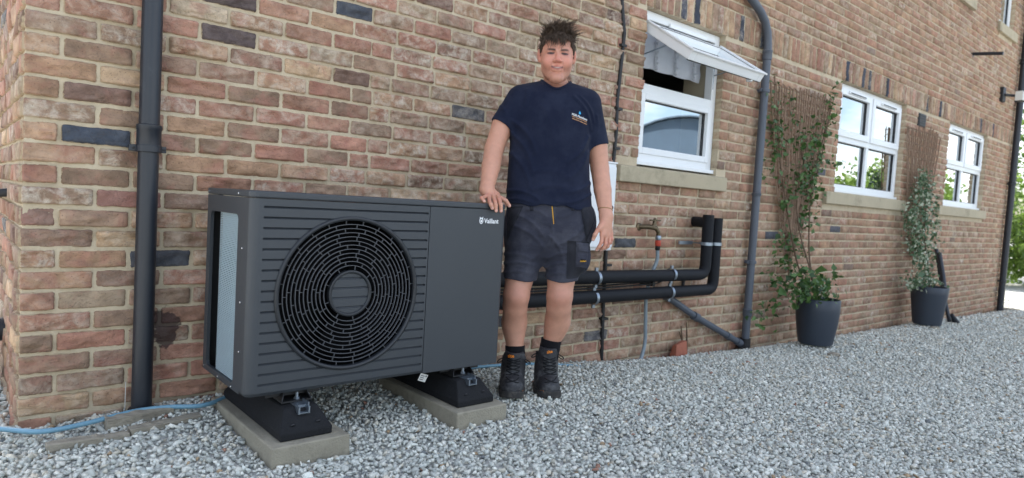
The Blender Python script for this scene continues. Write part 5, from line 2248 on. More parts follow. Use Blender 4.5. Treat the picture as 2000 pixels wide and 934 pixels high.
g2 = lambda x, s: np.exp(-(x / s) ** 2)
blend(front, (212, 148, 126), 0.5)
for s in (-1, 1):
    blend(front * g2(np.hypot(q[:, 0] - s * 0.042, q[:, 2] + 0.035), 0.026), (210, 128, 110), 0.45)
blend(front * (q[:, 1] > 0.085) * g2(q[:, 0], 0.016) * g2(q[:, 2] + 0.03, 0.02), (206, 122, 110), 0.5)
blend(face * (q[:, 2] < -0.045) * (q[:, 1] > -0.03) * np.clip((-q[:, 2] - 0.045) / 0.03, 0, 1) * (np.hypot(q[:, 0], (q[:, 2] + 0.065) * 1.6) > 0.034), (160, 114, 94), 0.40)
for s in (-1, 1):
    blend(face * g2(np.hypot((q[:, 0] - s * 0.083) / 0.012, (q[:, 2] - 0.006) / 0.035), 1.0), (204, 120, 106), 0.5)
    ex, ez = q[:, 0] - s * 0.032, q[:, 2] - 0.001
    blend(front * (g2(ex / 0.021, 1) * g2(ez / 0.012, 1)), (160, 100, 88), 0.55)  # eye socket shade under the brow, put into the skin colour
    ee = (ex / 0.0145) ** 2 + ((ez - 0.03 * np.abs(ex)) / 0.0042) ** 2
    op = front * np.clip((1.25 - ee) / 0.5, 0, 1)
    blend(op, (92, 68, 62), 0.9)
    blend(op * g2(np.hypot(ex, ez), 0.0066), (34, 28, 26), 1.0)
    blend(front * g2(ez - 0.0030 + 3.5 * ex ** 2, 0.0030) * (np.abs(ex) < 0.0165), (40, 26, 22), 1.0)
    blend(front * g2(ez + 0.0048 - 5.0 * ex ** 2, 0.0020) * (np.abs(ex) < 0.014), (150, 92, 80), 0.5)
    bx = s * q[:, 0]
    bz = q[:, 2] - (0.0135 + 0.0062 * np.sin(np.clip((bx - 0.008) / 0.056, 0, 1) * PI * 0.80))
    blend(front * np.clip((bx - 0.009) / 0.006, 0, 1) * np.clip((0.055 - bx) / 0.014, 0, 1) * g2(bz, 0.0050), (48, 32, 24), 1.0)
mz = q[:, 2] + 0.0645 - 0.10 * np.minimum(np.abs(q[:, 0]), 0.03) ** 1.0 * 0.15
lips = front & (q[:, 1] > 0.06) & (np.abs(q[:, 0]) < 0.027) & (np.abs(mz) < 0.0100 * np.sqrt(np.clip(1 - (q[:, 0] / 0.028) ** 2, 0, 1)))
blend(lips, (188, 108, 100), 0.6)
mz2 = q[:, 2] + 0.0650 - 0.0058 * (q[:, 0] / 0.024) ** 2
blend(front * (q[:, 1] > 0.05) * (np.abs(q[:, 0]) < 0.0275) * g2(mz2, 0.0044), (88, 42, 36), 0.95)
blend(front * (q[:, 1] > 0.05) * g2(q[:, 0] / 0.0150, 1) * g2(mz2 - 0.0006, 0.0024), (232, 214, 200), 0.6)
for s in (-1, 1):                # smile folds, their shade painted into the skin colour
    fx = np.abs(q[:, 0] * s - (0.024 + 0.30 * np.clip(-0.035 - q[:, 2], 0, 0.04)))
    blend(front * (q[:, 0] * s > 0) * g2(fx, 0.004) * (q[:, 2] < -0.035) * (q[:, 2] > -0.075), (160, 96, 82), 0.35)
for p_, r_ in FL + FR:           # redder knuckles and pale nails
    blend(g2(np.linalg.norm(V - p_[1], axis=1), 0.012), (204, 116, 104), 0.55)
    blend(g2(np.linalg.norm(V - p_[0], axis=1), 0.013), (204, 120, 108), 0.4)
    tip = p_[-1]
    dn = V - tip
    blend((np.linalg.norm(dn, axis=1) < 0.0095) & (dn[:, 1] > r_ * 0.55) & (np.abs(dn[:, 0]) < r_ * 0.55), (226, 178, 166), 0.8)
for kn in (J(1008.5, 578, 3.11), J(1093, 578, 3.15)):
    blend(g2(np.linalg.norm(V - kn - [0, 0.06, 0], axis=1), 0.055), (186, 112, 98), 0.5)
blend((V[:, 2] > 0.1) & (V[:, 2] < 0.52), (192, 142, 118), 0.4)
C[:, :3] *= (1 + nrs.normal(0, 0.012, len(V)))[:, None]
person = place('person', V, F, MAT['skin'], None, {'Col': np.clip(C, 0, 1)})
tag(person, 'man in navy t-shirt, dark work shorts and boots resting one hand on the grey unit', 'person')

# ---- t-shirt
def ridges(segs):
    """cloth folds: raised lines between photo points (u0, v0, u1, v1, height mm, width mm)"""
    R = []
    for u0, v0, u1, v1, h, w in segs:
        a, b = J(u0, v0, 3.08), J(u1, v1, 3.08)
        R.append((a[0], a[2], b[0] - a[0], b[2] - a[2], h * 0.001, w * 0.001))

    def f(p):
        x, z = p[..., 0], p[..., 2]
        d = np.zeros(p.shape[:-1], np.float32)
        for ax, az, bx, bz, h, w in R:
            l2 = bx * bx + bz * bz
            px, pz = x - np.float32(ax), z - np.float32(az)
            t = np.clip((px * np.float32(bx) + pz * np.float32(bz)) / np.float32(l2), 0, 1)
            bend = np.float32(0.10) * np.sin(t * np.float32(PI))
            qx, qz = px - t * np.float32(bx) + bend * np.float32(bz), pz - t * np.float32(bz) - bend * np.float32(bx)
            prof = np.exp(-(qx * qx + qz * qz) / np.float32(w * w))
            d -= np.float32(h) * prof * (1 - np.float32(0.5) * t)
        return d
    return f


fold_field = ridges([(1002, 238, 1046, 300, 7, 11), (1000, 262, 1040, 340, 6, 11), (998, 300, 1035, 372, 5, 11), (1150, 268, 1108, 318, 7, 11), (1149, 300, 1105, 352, 5, 12), (1120, 190, 1156, 252, 6, 8), (1133, 190, 1162, 238, 5, 7),
                     (1030, 176, 1008, 232, 5, 9), (992, 372, 1052, 390, 6, 8), (991, 390, 1040, 398, 5, 7), (1153, 358, 1098, 376, 6, 9), (1154, 380, 1085, 394, 6, 8), (1045, 335, 1112, 350, 4, 13), (1040, 372, 1105, 368, 4, 10),
                     (1060, 210, 1075, 300, 3, 16), (1100, 215, 1092, 300, 3, 16), (975, 205, 992, 236, 4, 8), (1168, 225, 1160, 275, 4, 8)])


sleeveL = s_cone(SHL + np.array([0.006, 0, 0.004]), SEL + (SEL - SHL) * 0.25, 0.061, 0.0570)
sleeveR = s_cone(SHR + np.array([-0.006, 0, 0.004]), SER + (SER - SHR) * 0.25, 0.061, 0.0555)
axL = (SEL - SHL) / np.linalg.norm(SEL - SHL)
axR = (SER - SHR) / np.linalg.norm(SER - SHR)
NC = J(1087, 160, 3.115)
HEM = J(1075, 403)[2]
cutL = (axL + np.array([0.15, 0, 0.05])); cutL /= np.linalg.norm(cutL)
def shirt_core(p):
    d = torso(p)
    sl_ = np.maximum(sleeveL(p), (p - SEL.astype(np.float32)) @ axL.astype(np.float32))
    sr_ = np.maximum(sleeveR(p), (p - SER.astype(np.float32)) @ axR.astype(np.float32))
    d = smin(d, sl_, 0.035)
    d = smin(d, sr_, 0.035)
    return d - 0.002 + fold_field(p)


NEX, NEY, NCY = 0.066, 0.076, 0.011


def NHOLE(p):
    x = (p[..., 0] - np.float32(NB[0])) / np.float32(NEX)
    y = (p[..., 1] - np.float32(NB[1] + NCY)) / np.float32(NEY)
    d = (np.sqrt(x * x + y * y) - 1) * np.float32(NEX)
    return np.maximum(d, np.float32(NB[2] - 0.085) - p[..., 2])


def shirt_f(p):
    d = shirt_core(p)
    x, z = p[..., 0], p[..., 2]
    hem = HEM + 0.006 * np.sin(x * 22) - 0.035 * (x - 0.03) + 0.004 * np.sin(x * 61 + 1)
    d = np.maximum(d, hem - z)
    pl_ = (p - SEL.astype(np.float32)) @ axL.astype(np.float32)
    pr_ = (p - SER.astype(np.float32)) @ axR.astype(np.float32)
    # openings
    tor = 0.004 - torso(p)
    d = np.maximum(d, -np.maximum(np.maximum(sleeveL(p) + 0.006, -(pl_ + 0.035)), tor))
    d = np.maximum(d, -np.maximum(np.maximum(sleeveR(p) + 0.006, -(pr_ + 0.035)), tor))
    d = np.maximum(d, -NHOLE(p))
    return d


V, F = sdf_mesh(shirt_f, (-0.40, -0.26, HEM - 0.05), (0.40, 0.26, 1.56), 0.0034)
V = relax(V, F, 2, 0.5)
shirt = place('t_shirt', V, F, MAT['navy'], person)
ringp = []
for t in np.linspace(0, 2 * PI, 49):
    x, y = NB[0] + (NEX + 0.003) * math.cos(t), NB[1] + NCY + (NEY + 0.003) * math.sin(t)
    zs_ = np.linspace(NB[2] + 0.10, NB[2] - 0.10, 400)
    dd = shirt_core(np.stack([np.full(400, x), np.full(400, y), zs_], -1).astype(np.float32))
    k = int(np.argmax(dd < 0.0))
    ringp.append((x, y, zs_[k]))
cl_ = MB()
cl_.tube(toW(np.array(ringp)), 0.0065, 10)
cl_.build('collar', MAT['navy'], shirt, smooth=True)


def ray_on(fn, x, z, y0=0.32, n=60):
    """first hit of the surface fn for points (x, z) seen from the front"""
    p = np.stack([x, np.full_like(x, y0), z], -1).astype(np.float32)
    for _ in range(n):
        d = fn(p)
        p[..., 1] -= np.clip(d * 0.8, -0.01, 0.03)
    return p


def patch(name, fn, corners, thick, mat, parent, nx=10, nz=10, dep=3.05, lift=0.0, bulge=0.0):
    """cloth piece laid on the surface fn: four photo corners (tl, tr, br, bl)"""
    c = np.array([J(u, v, dep) for u, v in corners])
    s, t = np.meshgrid(np.linspace(0, 1, nx), np.linspace(0, 1, nz), indexing='ij')
    P = ((1 - s) * (1 - t))[..., None] * c[0] + (s * (1 - t))[..., None] * c[1] + (s * t)[..., None] * c[2] + ((1 - s) * t)[..., None] * c[3]
    hit = ray_on(fn, P[..., 0].astype(np.float32), P[..., 2].astype(np.float32))
    hit = hit.astype(float)
    edge = np.minimum(np.minimum(s, 1 - s), np.minimum(t, 1 - t))
    hit[..., 1] += lift + thick * np.clip(edge * 9, 0.25, 1) + bulge * np.sin(PI * s) * np.sin(PI * t)
    idx = np.arange(nx * nz).reshape(nx, nz)
    Fq = np.stack([idx[:-1, :-1], idx[1:, :-1], idx[1:, 1:], idx[:-1, 1:]], -1).reshape(-1, 4)
    ring = np.concatenate([idx[:, 0], idx[-1, 1:], idx[-2::-1, -1], idx[0, -2:0:-1]])
    V = hit.reshape(-1, 3)
    Vb = V[ring].copy()
    Vb[:, 1] -= thick + 0.012
    b = np.arange(len(ring)) + nx * nz
    nxt = np.roll(np.arange(len(ring)), -1)
    Fs = np.stack([ring, ring[nxt], b[nxt], b], -1)
    return place(name, np.concatenate([V, Vb]), np.concatenate([Fq, Fs])[:, ::-1], mat, parent)


def lettering(body, fn, p0, p1, mat, parent, name='lettering', lift=0.002, bold=0.0, shear=0.0, dep=3.05, hscale=1.0):
    """text running from photo point p0 to p1 (baseline) laid on the surface fn"""
    V, F = text_mesh(body, 1.0, bold, shear, 2)
    V[:, 0] -= V[:, 0].min()
    w = V[:, 0].max()
    a, b = J(*p0, dep), J(*p1, dep)
    ex = (b - a)
    Ln = math.hypot(ex[0], ex[2])
    ux, uz = ex[0] / Ln, ex[2] / Ln
    sc = Ln / w
    X = a[0] + V[:, 0] * sc * ux - V[:, 1] * sc * hscale * uz
    Z = a[2] + V[:, 0] * sc * uz + V[:, 1] * sc * hscale * ux
    hit = ray_on(fn, X.astype(np.float32), Z.astype(np.float32)).astype(float)
    hit[:, 1] += lift
    mb = MB()
    mb.add(toW(hit), F)
    return mb.build(name, mat, parent)


lettering('PGR Plumbers', shirt_core, (1116.2, 225.5), (1147.3, 235.2), MAT['logo'], shirt, 'chest_lettering', bold=0.02, lift=0.003)
lettering('Our expertise flows', shirt_core, (1117, 229), (1146.5, 238.5), MAT['sand'], shirt, 'chest_lettering', lift=0.003, bold=0.015)
lettering('wherever water goes', shirt_core, (1116.5, 233), (1147, 243), MAT['sand'], shirt, 'chest_lettering', lift=0.003, bold=0.015)
dp = []
for t in np.linspace(0, 2 * PI, 20, endpoint=False):
    rr = 1.0
    x = math.sin(t) * (1 - math.cos(t)) * 0.5
    dp.append(J(1132.4 + 3.2 * x, 220.8 + 3.4 * math.cos(t) * -1 * -1, 3.05) if False else J(1132.4 + 3.4 * x, 220.3 - 3.6 * math.cos(t), 3.05))
dp = np.array(dp)
hit = ray_on(shirt_core, dp[:, 0].astype(np.float32), dp[:, 2].astype(np.float32)).astype(float)
hit[:, 1] += 0.003
mb = MB()
mb.add(toW(hit), [tuple(range(20))])
mb.build('water_drop_print', MAT['drop'], shirt)

# ---- shorts
LL = s_cone(J(1029, 445), J(1014.5, 556, 3.13), 0.098, 0.0775)
LR = s_cone(J(1112, 445), J(1094.5, 560, 3.15), 0.100, 0.0740)


POCK1 = s_ell(J(1135, 503, 3.11), (0.046, 0.045, 0.078))
POCK2 = s_ell(J(1149, 437, 3.13), (0.036, 0.045, 0.080))


def shorts_core(p):
    d = smin(hips(p), smin(LL(p), LR(p), 0.012), 0.035)
    d = smin(d, POCK1(p), 0.02)
    d = smin(d, POCK2(p), 0.02)
    return d + short_folds(p)


short_folds = ridges([(1000, 415, 1062, 462, 6, 9), (1002, 440, 1060, 482, 6, 9), (1150, 425, 1088, 478, 6, 9), (1150, 450, 1092, 496, 5, 9), (985, 498, 1042, 506, 6, 8), (984, 516, 1046, 520, 6, 7), (984, 534, 1040, 535, 5, 7),
                      (1068, 506, 1120, 494, 6, 8), (1066, 524, 1118, 516, 5, 7), (1066, 540, 1112, 536, 5, 7), (1072, 462, 1030, 512, 6, 9), (1074, 462, 1100, 512, 6, 9), (1030, 408, 1068, 424, 5, 8), (1120, 410, 1092, 424, 5, 8), (1076, 440, 1074, 480, 5, 8)])


HEML, HEMR = J(1014.5, 549, 3.06)[2], J(1094.5, 551, 3.08)[2]
xm_ = 0.5 * (J(1014.5, 549)[0] + J(1094.5, 551)[0])
BELT = J(1075, 396)[2]


def shorts_f(p):
    d = shorts_core(p)
    x, z = p[..., 0], p[..., 2]
    hem = np.where(x < xm_, HEML, HEMR) + 0.004 * np.sin(x * 40)
    d = np.maximum(d, hem - z)
    d = np.maximum(d, z - BELT)
    d = np.maximum(d, -np.maximum(LL(p) + 0.0115, z - HEML - 0.03))
    d = np.maximum(d, -np.maximum(LR(p) + 0.0115, z - HEMR - 0.03))
    return d


V, F = sdf_mesh(shorts_f, (-0.34, -0.26, HEML - 0.04), (0.34, 0.26, BELT + 0.04), 0.0034)
V = relax(V, F, 2, 0.5)
shorts = place('work_shorts', V, F, MAT['slate'], person)
patch('holster_pocket', shorts_core, [(990, 404), (1022, 403), (1004, 440), (990, 474)], 0.008, MAT['canvas'], shorts, bulge=0.006)
patch('holster_pocket', shorts_core, [(1133, 400), (1158, 400), (1165, 430), (1146, 474)], 0.010, MAT['canvas'], shorts, bulge=0.012)
patch('cargo_pocket', shorts_core, [(1108, 470), (1152, 474), (1146, 546), (1107, 546)], 0.006, MAT['canvas'], shorts, bulge=0.006)
patch('phone_pocket', shorts_core, [(1124, 478), (1152, 482), (1149, 526), (1123, 524)], 0.016, MAT['slate'], shorts, bulge=0.006)
patch('pocket_flap', shorts_core, [(1125, 472), (1153, 476), (1151, 496), (1126, 493)], 0.022, MAT['slate'], shorts, bulge=0.006)
bdg = patch('badge', shorts_core, [(1130.5, 503), (1147, 505), (1146.5, 514), (1130, 513)], 0.024, MAT['sock'], shorts, 5, 4)
lettering('Snickers', shorts_core, (1132.5, 511.5), (1145, 511), MAT['gold'], bdg, 'badge_lettering', lift=0.0275, bold=0.03, shear=0.35, hscale=1.25)
for u in (1037, 1117):
    patch('belt_loop', shorts_core, [(u - 3, 398), (u + 4, 398), (u + 5, 412), (u - 2, 412)], 0.008, MAT['canvas'], shorts, 4, 5)
patch('fly_zip', shorts_core, [(1076.5, 400), (1078.6, 400), (1081.8, 437), (1080.4, 438)], 0.003, MAT['gold'], shorts, 3, 14)
patch('fly_flap', shorts_core, [(1078.8, 400), (1086, 400), (1086, 434), (1082.2, 438)], 0.004, MAT['slate'], shorts, 4, 10)

# ---- boots and socks
def boot(ank, top, toe_xy, zg, u_top, v_top, label_pts):
    ax, ay = ank[0], ank[1]
    d = np.array(toe_xy) - np.array([ax, ay])
    L = np.linalg.norm(d)
    d = d / L
    hx, hy = np.array([ax, ay]) - d * 0.055
    P = lambda s, z, o=0.0: np.array([ax + d[0] * s - d[1] * o, ay + d[1] * s + d[0] * o, zg + z])
    f1 = s_cone(P(-0.045, 0.052), P(L - 0.125, 0.050), 0.046, 0.050)
    f2 = s_cone(P(L - 0.13, 0.050), P(L - 0.054, 0.046), 0.053, 0.052)
    ins = s_cone(P(0.0, 0.115), P(L - 0.10, 0.058), 0.050, 0.047)
    shaft = s_cone(P(-0.008, 0.09), np.array([top[0], top[1], top[2]]), 0.053, 0.057)
    tong = s_cone(P(0.045, 0.12), np.array([top[0], top[1], top[2]]) + np.array([d[0], d[1], 0]) * 0.034 + np.array([0, 0, 0.022]), 0.034, 0.034)

    def core(p):
        q = s_union([f1, f2, ins, shaft], 0.025)(p)
        return smin(q, tong(p), 0.012)

    hole = s_cone(np.array([top[0], top[1], top[2] - 0.03]), np.array([top[0], top[1], top[2] + 0.09]), 0.047, 0.047)

    def upper(p):
        x, y, z = p[..., 0], p[..., 1], p[..., 2]
        a = (x - top[0]) * d[0] + (y - top[1]) * d[1]
        tz = top[2] - 0.004 + np.where(a > 0.024, 0.036, 0.0) - 0.012 * np.clip(np.abs(a) / 0.05, 0, 1)
        q = np.maximum(core(p), z - tz)
        q = np.maximum(q, -hole(p))
        return np.maximum(q, (zg + 0.026) - z)

    def sole(p):
        z = p[..., 2]
        p2 = p.copy()
        p2[..., 2] = zg + 0.05
        fp_ = smin(f1(p2), f2(p2), 0.02) - 0.006
        rise = 0.012 * np.clip((((p[..., 0] - ax) * d[0] + (p[..., 1] - ay) * d[1]) - (L - 0.07)) / 0.07, 0, 1)
        return np.maximum(np.maximum(fp_, z - (zg + 0.030 + rise)), (zg + rise * 0.8) - z)
    lo = np.minimum(P(-0.13, -0.01), P(L + 0.03, -0.01)) - np.array([0.10, 0.06, 0.0])
    hi = np.maximum(P(-0.13, 0.0), P(L + 0.03, 0.0)) + np.array([0.10, 0.06, 0.30])
    V, F = sdf_mesh(upper, lo, hi, 0.0028)
    V = relax(V, F, 1, 0.5)
    b = place('boot', V, F, MAT['leather'], person)
    V, F = sdf_mesh(sole, lo, hi, 0.003)
    place('sole', relax(V, F, 1, 0.4), F, MAT['solem'], b)
    # toe cap seam and orange flash
    mbl = MB()
    V2, F2 = [], []
    # laces: zigzag rows laid on the front of the boot
    for k in range(6):
        t = k / 5
        for s in (-1, 1):
            pts = []
            for w_ in np.linspace(-1, 1, 9):
                base_ = P(0.055 + 0.075 * (1 - t), 0.085 + 0.085 * t, 0.0)
                base_ = base_ * (1 - t * 0.35) + (np.array([top[0], top[1], top[2] - 0.02]) + np.array([d[0], d[1], 0]) * 0.05) * (t * 0.35)
                x = base_[0] - d[1] * 0 + w_ * 0.030
                z = base_[2] + s * w_ * 0.007
                pts.append((x, z))
            pts = np.array(pts, np.float32)
            hit = ray_on(core, pts[:, 0], pts[:, 1], y0=float(max(P(L, 0)[1], ay) + 0.05)).astype(float)
            hit[:, 1] += 0.0015
            lc = MB()
            lc.tube(toW(hit), 0.0028, 6)
            lc.build('lace', MAT['rubber'], b, smooth=True)
    for s in (-1, 1):      # lace loops at the collar
        lp = MB()
        c0 = np.array([top[0] + s * 0.055, top[1] + 0.02, top[2] - 0.015])
        lp.tube(toW(np.array([c0 + np.array([s * 0.006 * math.sin(a) * 2 + s * 0.008 * (1 - math.cos(a)), 0.012 * math.sin(a), 0.010 * math.cos(a) - 0.010]) for a in np.linspace(0, 2 * PI, 14)])), 0.0025, 6)
        lp.build('lace_loop', MAT['rubber'], b, smooth=True)
    lettering('site', core, label_pts[0], label_pts[1], MAT['amber'], b, 'boot_lettering', lift=0.003, bold=0.03, hscale=1.05, dep=label_pts[2])
    # orange flash low on the side of the toe
    a = P(L - 0.05, 0.037, -0.040 if toe_xy[0] < 0 else 0.040)
    x0 = a[0]
    xs_ = np.array([x0 - 0.010, x0 + 0.010, x0 + 0.012, x0 - 0.004], np.float32)
    zs_ = np.array([a[2] - 0.005, a[2] - 0.003, a[2] + 0.005, a[2] + 0.003], np.float32)
    hit = ray_on(core, xs_, zs_, y0=float(P(L, 0)[1] + 0.08)).astype(float)
    hit[:, 1] += 0.0035
    fm = MB()
    fm.add(toW(hit), [(0, 1, 2, 3)])
    fm.build('orange_flash', MAT['amber'], b)
    # tongue edge piping
    return b


def sock(c0, c1, r0, r1):
    mb = MB()
    ps = [c0 + (c1 - c0) * t for t in np.linspace(0, 1, 6)]
    mb.tube(toW(np.array(ps)), [r0 + (r1 - r0) * t + 0.001 * (k % 2) for k, t in enumerate(np.linspace(0, 1, 6))], 28)
    return mb.build('sock', MAT['sock'], person, smooth=True, sharp=60)


tl, tr = J(1001, 768, 3.02), J(1072, 761, 3.10)
ZGL, ZGR = -0.034, -0.046
topL, topR = J(1004.5, 693, 3.155), J(1069.5, 684, 3.22)
boot(np.array([topL[0] - 0.002, topL[1] - 0.005]), topL, (tl[0] - 0.004, tl[1] + 0.015), ZGL, 0, 0, ((992, 697), (1004.5, 695.5), 3.11))
boot(np.array([topR[0] - 0.002, topR[1] - 0.005]), topR, (tr[0] + 0.012, tr[1] + 0.015), ZGR, 0, 0, ((1068, 689), (1079, 687), 3.17))
sock(J(1006, 708, 3.155), J(1006, 675, 3.16), 0.0475, 0.0465)
sock(J(1070, 700, 3.22), J(1077, 663, 3.215), 0.049, 0.0495)

# bracelet
br = MB()
bc = 0.86 * WRR + 0.14 * ELR
bd = (WRR - ELR) / np.linalg.norm(WRR - ELR)
e1 = np.cross(bd, [0, 1, 0]); e1 /= np.linalg.norm(e1)
e2 = np.cross(bd, e1)
br.tube(toW(np.array([bc + 0.0335 * (math.cos(a) * e1 + math.sin(a) * e2) + bd * (0.006 * math.cos(a)) for a in np.linspace(0, 2 * PI, 30)])), 0.0016, 6)
br.build('bracelet', MAT['thread'], person, smooth=True)

# ---- hair: tapered curved locks from the scalp
def build_hair():
    r = random.Random(77)
    Vs, Fs, off = [], [], 0
    H = HD0
    cen = np.array([0, -0.015, 0.030])
    rad = np.array([0.0785, 0.099, 0.091])
    locks = []
    tries = 0
    guides = []
    for _ in range(70):
        g = np.array([r.gauss(0, 1), r.gauss(0, 1), abs(r.gauss(0, 1))])
        g /= np.linalg.norm(g)
        dd = g * 0.80 + np.array([0.12, 0.08, 0.42]) + np.array([r.gauss(0, 0.38), r.gauss(0, 0.30), r.gauss(0, 0.2)])
        guides.append((g, dd / np.linalg.norm(dd), np.array([r.gauss(0.15, 0.5), r.gauss(0.2, 0.35), r.gauss(-0.35, 0.25)]), r.uniform(0.8, 1.2)))
    GG = np.array([g[0] for g in guides])
    while len(locks) < 3000 and tries < 90000:
        tries += 1
        v = np.array([r.gauss(0, 1), r.gauss(0, 1), r.gauss(0, 1)])
        v /= np.linalg.norm(v)
        p = cen + v * rad
        # hairline: high at the brow, down to the ears and nape
        fr = v[1]
        lim = 0.074 if fr > 0.55 else (0.074 - (0.55 - fr) * 0.115 if fr > -0.1 else 0.0 - 0.035)
        if abs(p[0]) > 0.058 and fr > 0.0:
            lim -= 0.030
        if p[2] < lim:
            continue
        locks.append((p, v))
    for p, v in locks:
        top = max(0.0, (p[2] - 0.050) / 0.045)
        side = 1 - min(1, top)
        gi = int(np.argmax(GG @ v))
        ln = r.uniform(0.007, 0.014) * side + r.uniform(0.050, 0.082) * min(1, top) * guides[gi][3]
        d = guides[gi][1] + np.array([r.gauss(0, 0.12), r.gauss(0, 0.12), r.gauss(0, 0.10)])
        bend = guides[gi][2] + np.array([r.gauss(0, 0.12), r.gauss(0, 0.12), r.gauss(0, 0.12)])
        fringe = v[1] > 0.42 and p[2] < 0.112 and abs(v[0]) < 0.6
        if fringe:
            d = np.array([v[0] * 0.5 + 0.35 * math.sin(gi * 2.4) + r.gauss(0, 0.14), 0.9, 0.18 + r.gauss(0, 0.12)])
            ln = r.uniform(0.040, 0.066)
            bend = np.array([0.5 * math.sin(gi * 1.7) + r.gauss(0, 0.12), -0.30, -1.15 + r.gauss(0, 0.15)])
        elif side > 0.55:
            d = v * 0.55 + np.array([0, -0.25, -0.8]) + np.array([r.gauss(0, 0.12) for _ in range(3)])
            bend = np.zeros(3)
        d /= np.linalg.norm(d)
        n = 6
        w0 = r.uniform(0.0020, 0.0036)
        cu = np.array([r.gauss(0, 1), r.gauss(0, 1), r.gauss(0, 0.6)]) * 0.10
        P = []
        for k in range(n):
            t = k / (n - 1)
            P.append(H + p - v * 0.004 + d * ln * t + bend * ln * t * t * 0.8 + cu * ln * math.sin(t * 4.5))
        P = np.array(P)
        # keep clear of the skin
        for k in range(1, n):
            q = (P[k] - H - cen) / (rad + 0.004)
            m = np.linalg.norm(q)
            if m < 1:
                P[k] = H + cen + q / m * (rad + 0.004)
        T = np.gradient(P, axis=0)
        T /= np.linalg.norm(T, axis=1)[:, None] + 1e-9
        s = np.cross(T, [r.gauss(0, 1), r.gauss(0, 1), r.gauss(0, 1)])
        s /= np.linalg.norm(s, axis=1)[:, None] + 1e-9
        b = np.cross(T, s)
        ring = []
        for k in range(n):
            w = w0 * (1 - (k / (n - 1)) ** 1.5 * 0.92)
            for a in (0, 2.1, 4.2):
                ring.append(P[k] + w * (math.cos(a) * s[k] + 0.6 * math.sin(a) * b[k]))
        Vs.append(np.array(ring))
        for k in range(n - 1):
            for a in range(3):
                a2 = (a + 1) % 3
                Fs.append((off + k * 3 + a, off + k * 3 + a2, off + k * 3 + 3 + a2, off + k * 3 + 3 + a))
        off += n * 3
    # scalp cap under the locks
    o = place('hair', np.concatenate(Vs), np.array(Fs), MAT['hair'], person)

    def cap(p):
        q = p - H
        d = _ell(q, cen.astype(np.float32), (rad + 0.003).astype(np.float32))
        y, z = q[..., 1], q[..., 2]
        fr = (y + 0.015) / 0.1
        lim = np.where(fr > 0.55, 0.079, np.where(fr > -0.1, 0.079 - (0.55 - fr) * 0.11, -0.03))
        lim = np.where((np.abs(q[..., 0]) > 0.058) & (fr > 0), lim - 0.03, lim)
        return np.maximum(d, lim - z)
    V, F = sdf_mesh(cap, H + np.array([-0.12, -0.14, -0.06]), H + np.array([0.12, 0.12, 0.15]), 0.004)
    place('scalp_hair', relax(V, F, 2), F, MAT['hair'], o)


build_hair()
#PERSON_END
#PLANTS
# ------------------------------------------------------------------ pots, trellises, climbers
def pot(prof, c, label):
    t = thing('plant_pot', label, 'plant pot', tuple(c), 'dark pots along the wall')
    m = MB()
    outer = list(prof)
    rt, zt = outer[-1]
    full = outer + [(rt - 0.004, zt + 0.006), (rt - 0.016, zt + 0.006), (rt - 0.020, zt), (rt - 0.022, zt - 0.05)]
    m.lathe(full, c, 40)
    m.build('pot_shell', MAT['pot'], t, smooth=True, sharp=50)
    s = MB()
    s.lathe([(0.001, zt - 0.03), (rt - 0.024, zt - 0.032), (rt - 0.024, zt - 0.06)], c, 24)
    s.build('soil', MAT['soil'], t, smooth=True)
    return t


P1 = np.array([5.40, -0.33, -0.172])
P2 = np.array([8.20, -0.30, -0.222])
pot([(0.125, 0), (0.135, 0.004), (0.150, 0.09), (0.166, 0.20), (0.174, 0.29), (0.174, 0.378)], P1, 'slate grey rounded pot under the tall trellis climber')
pot([(0.135, 0), (0.142, 0.004), (0.160, 0.15), (0.182, 0.34), (0.190, 0.42)], P2, 'slate grey tapered pot with the pale leaved climber')


def trellis(x0t, x1t, zt, xb, zb, n, rows, label, y=-0.045, seed=1, wb=0.10):
    r = random.Random(seed)
    t = thing('trellis', label, 'trellis', (xb, y, zb))
    lines = []
    for i in range(n):
        s = i / (n - 1)
        xt = x0t + (x1t - x0t) * s
        xe = xb + (s - 0.5) * wb
        ztop = zt + r.uniform(-0.05, 0.05) - 0.04 * abs(s - 0.5)
        zend = zb + abs(s - 0.5) * 0.9 + r.uniform(-0.05, 0.05) if abs(s - 0.5) > 0.12 else zb + r.uniform(-0.1, 0.1)
        pts = []
        for k in range(9):
            u = k / 8
            z = ztop + (zb - ztop) * u
            if z < zend - 0.02:
                break
            pts.append((xt + (xe - xt) * u ** 1.25 + r.gauss(0, 0.006), y + r.gauss(0, 0.004), z))
        if len(pts) < 3:
            continue
        m = MB()
        m.tube(pts, [0.0078 - 0.002 * (k / len(pts)) + r.uniform(-0.0006, 0.0006) for k in range(len(pts))], 6)
        m.build('cane', MAT['cane'], t, smooth=True)
    for j in range(rows):
        u = (j + 0.6) / rows * 0.9
        z = zt + (zb - zt) * u
        xa = x0t + (xb - wb / 2 - x0t) * u ** 1.25
        xe = x1t + (xb + wb / 2 - x1t) * u ** 1.25
        if xe - xa < 0.1:
            continue
        k = max(5, int((xe - xa) / 0.05))
        m = MB()
        m.tube([(xa + (xe - xa) * i / k, y + 0.010 * (-1) ** (i + j), z + 0.016 * (-1) ** (i + j) + r.gauss(0, 0.003)) for i in range(k + 1)], 0.0042, 5)
        m.build('cross_cane', MAT['cane'], t, smooth=True)
    return t


trellis(4.87, 5.98, 2.00, 5.43, 0.36, 26, 24, 'wide fan shaped willow trellis on the wall right of the grey downpipe', seed=4)
trellis(7.86, 8.92, 2.0, 8.40, 0.30, 17, 20, 'brown willow trellis on the wall between the two small windows', seed=8, wb=0.2)


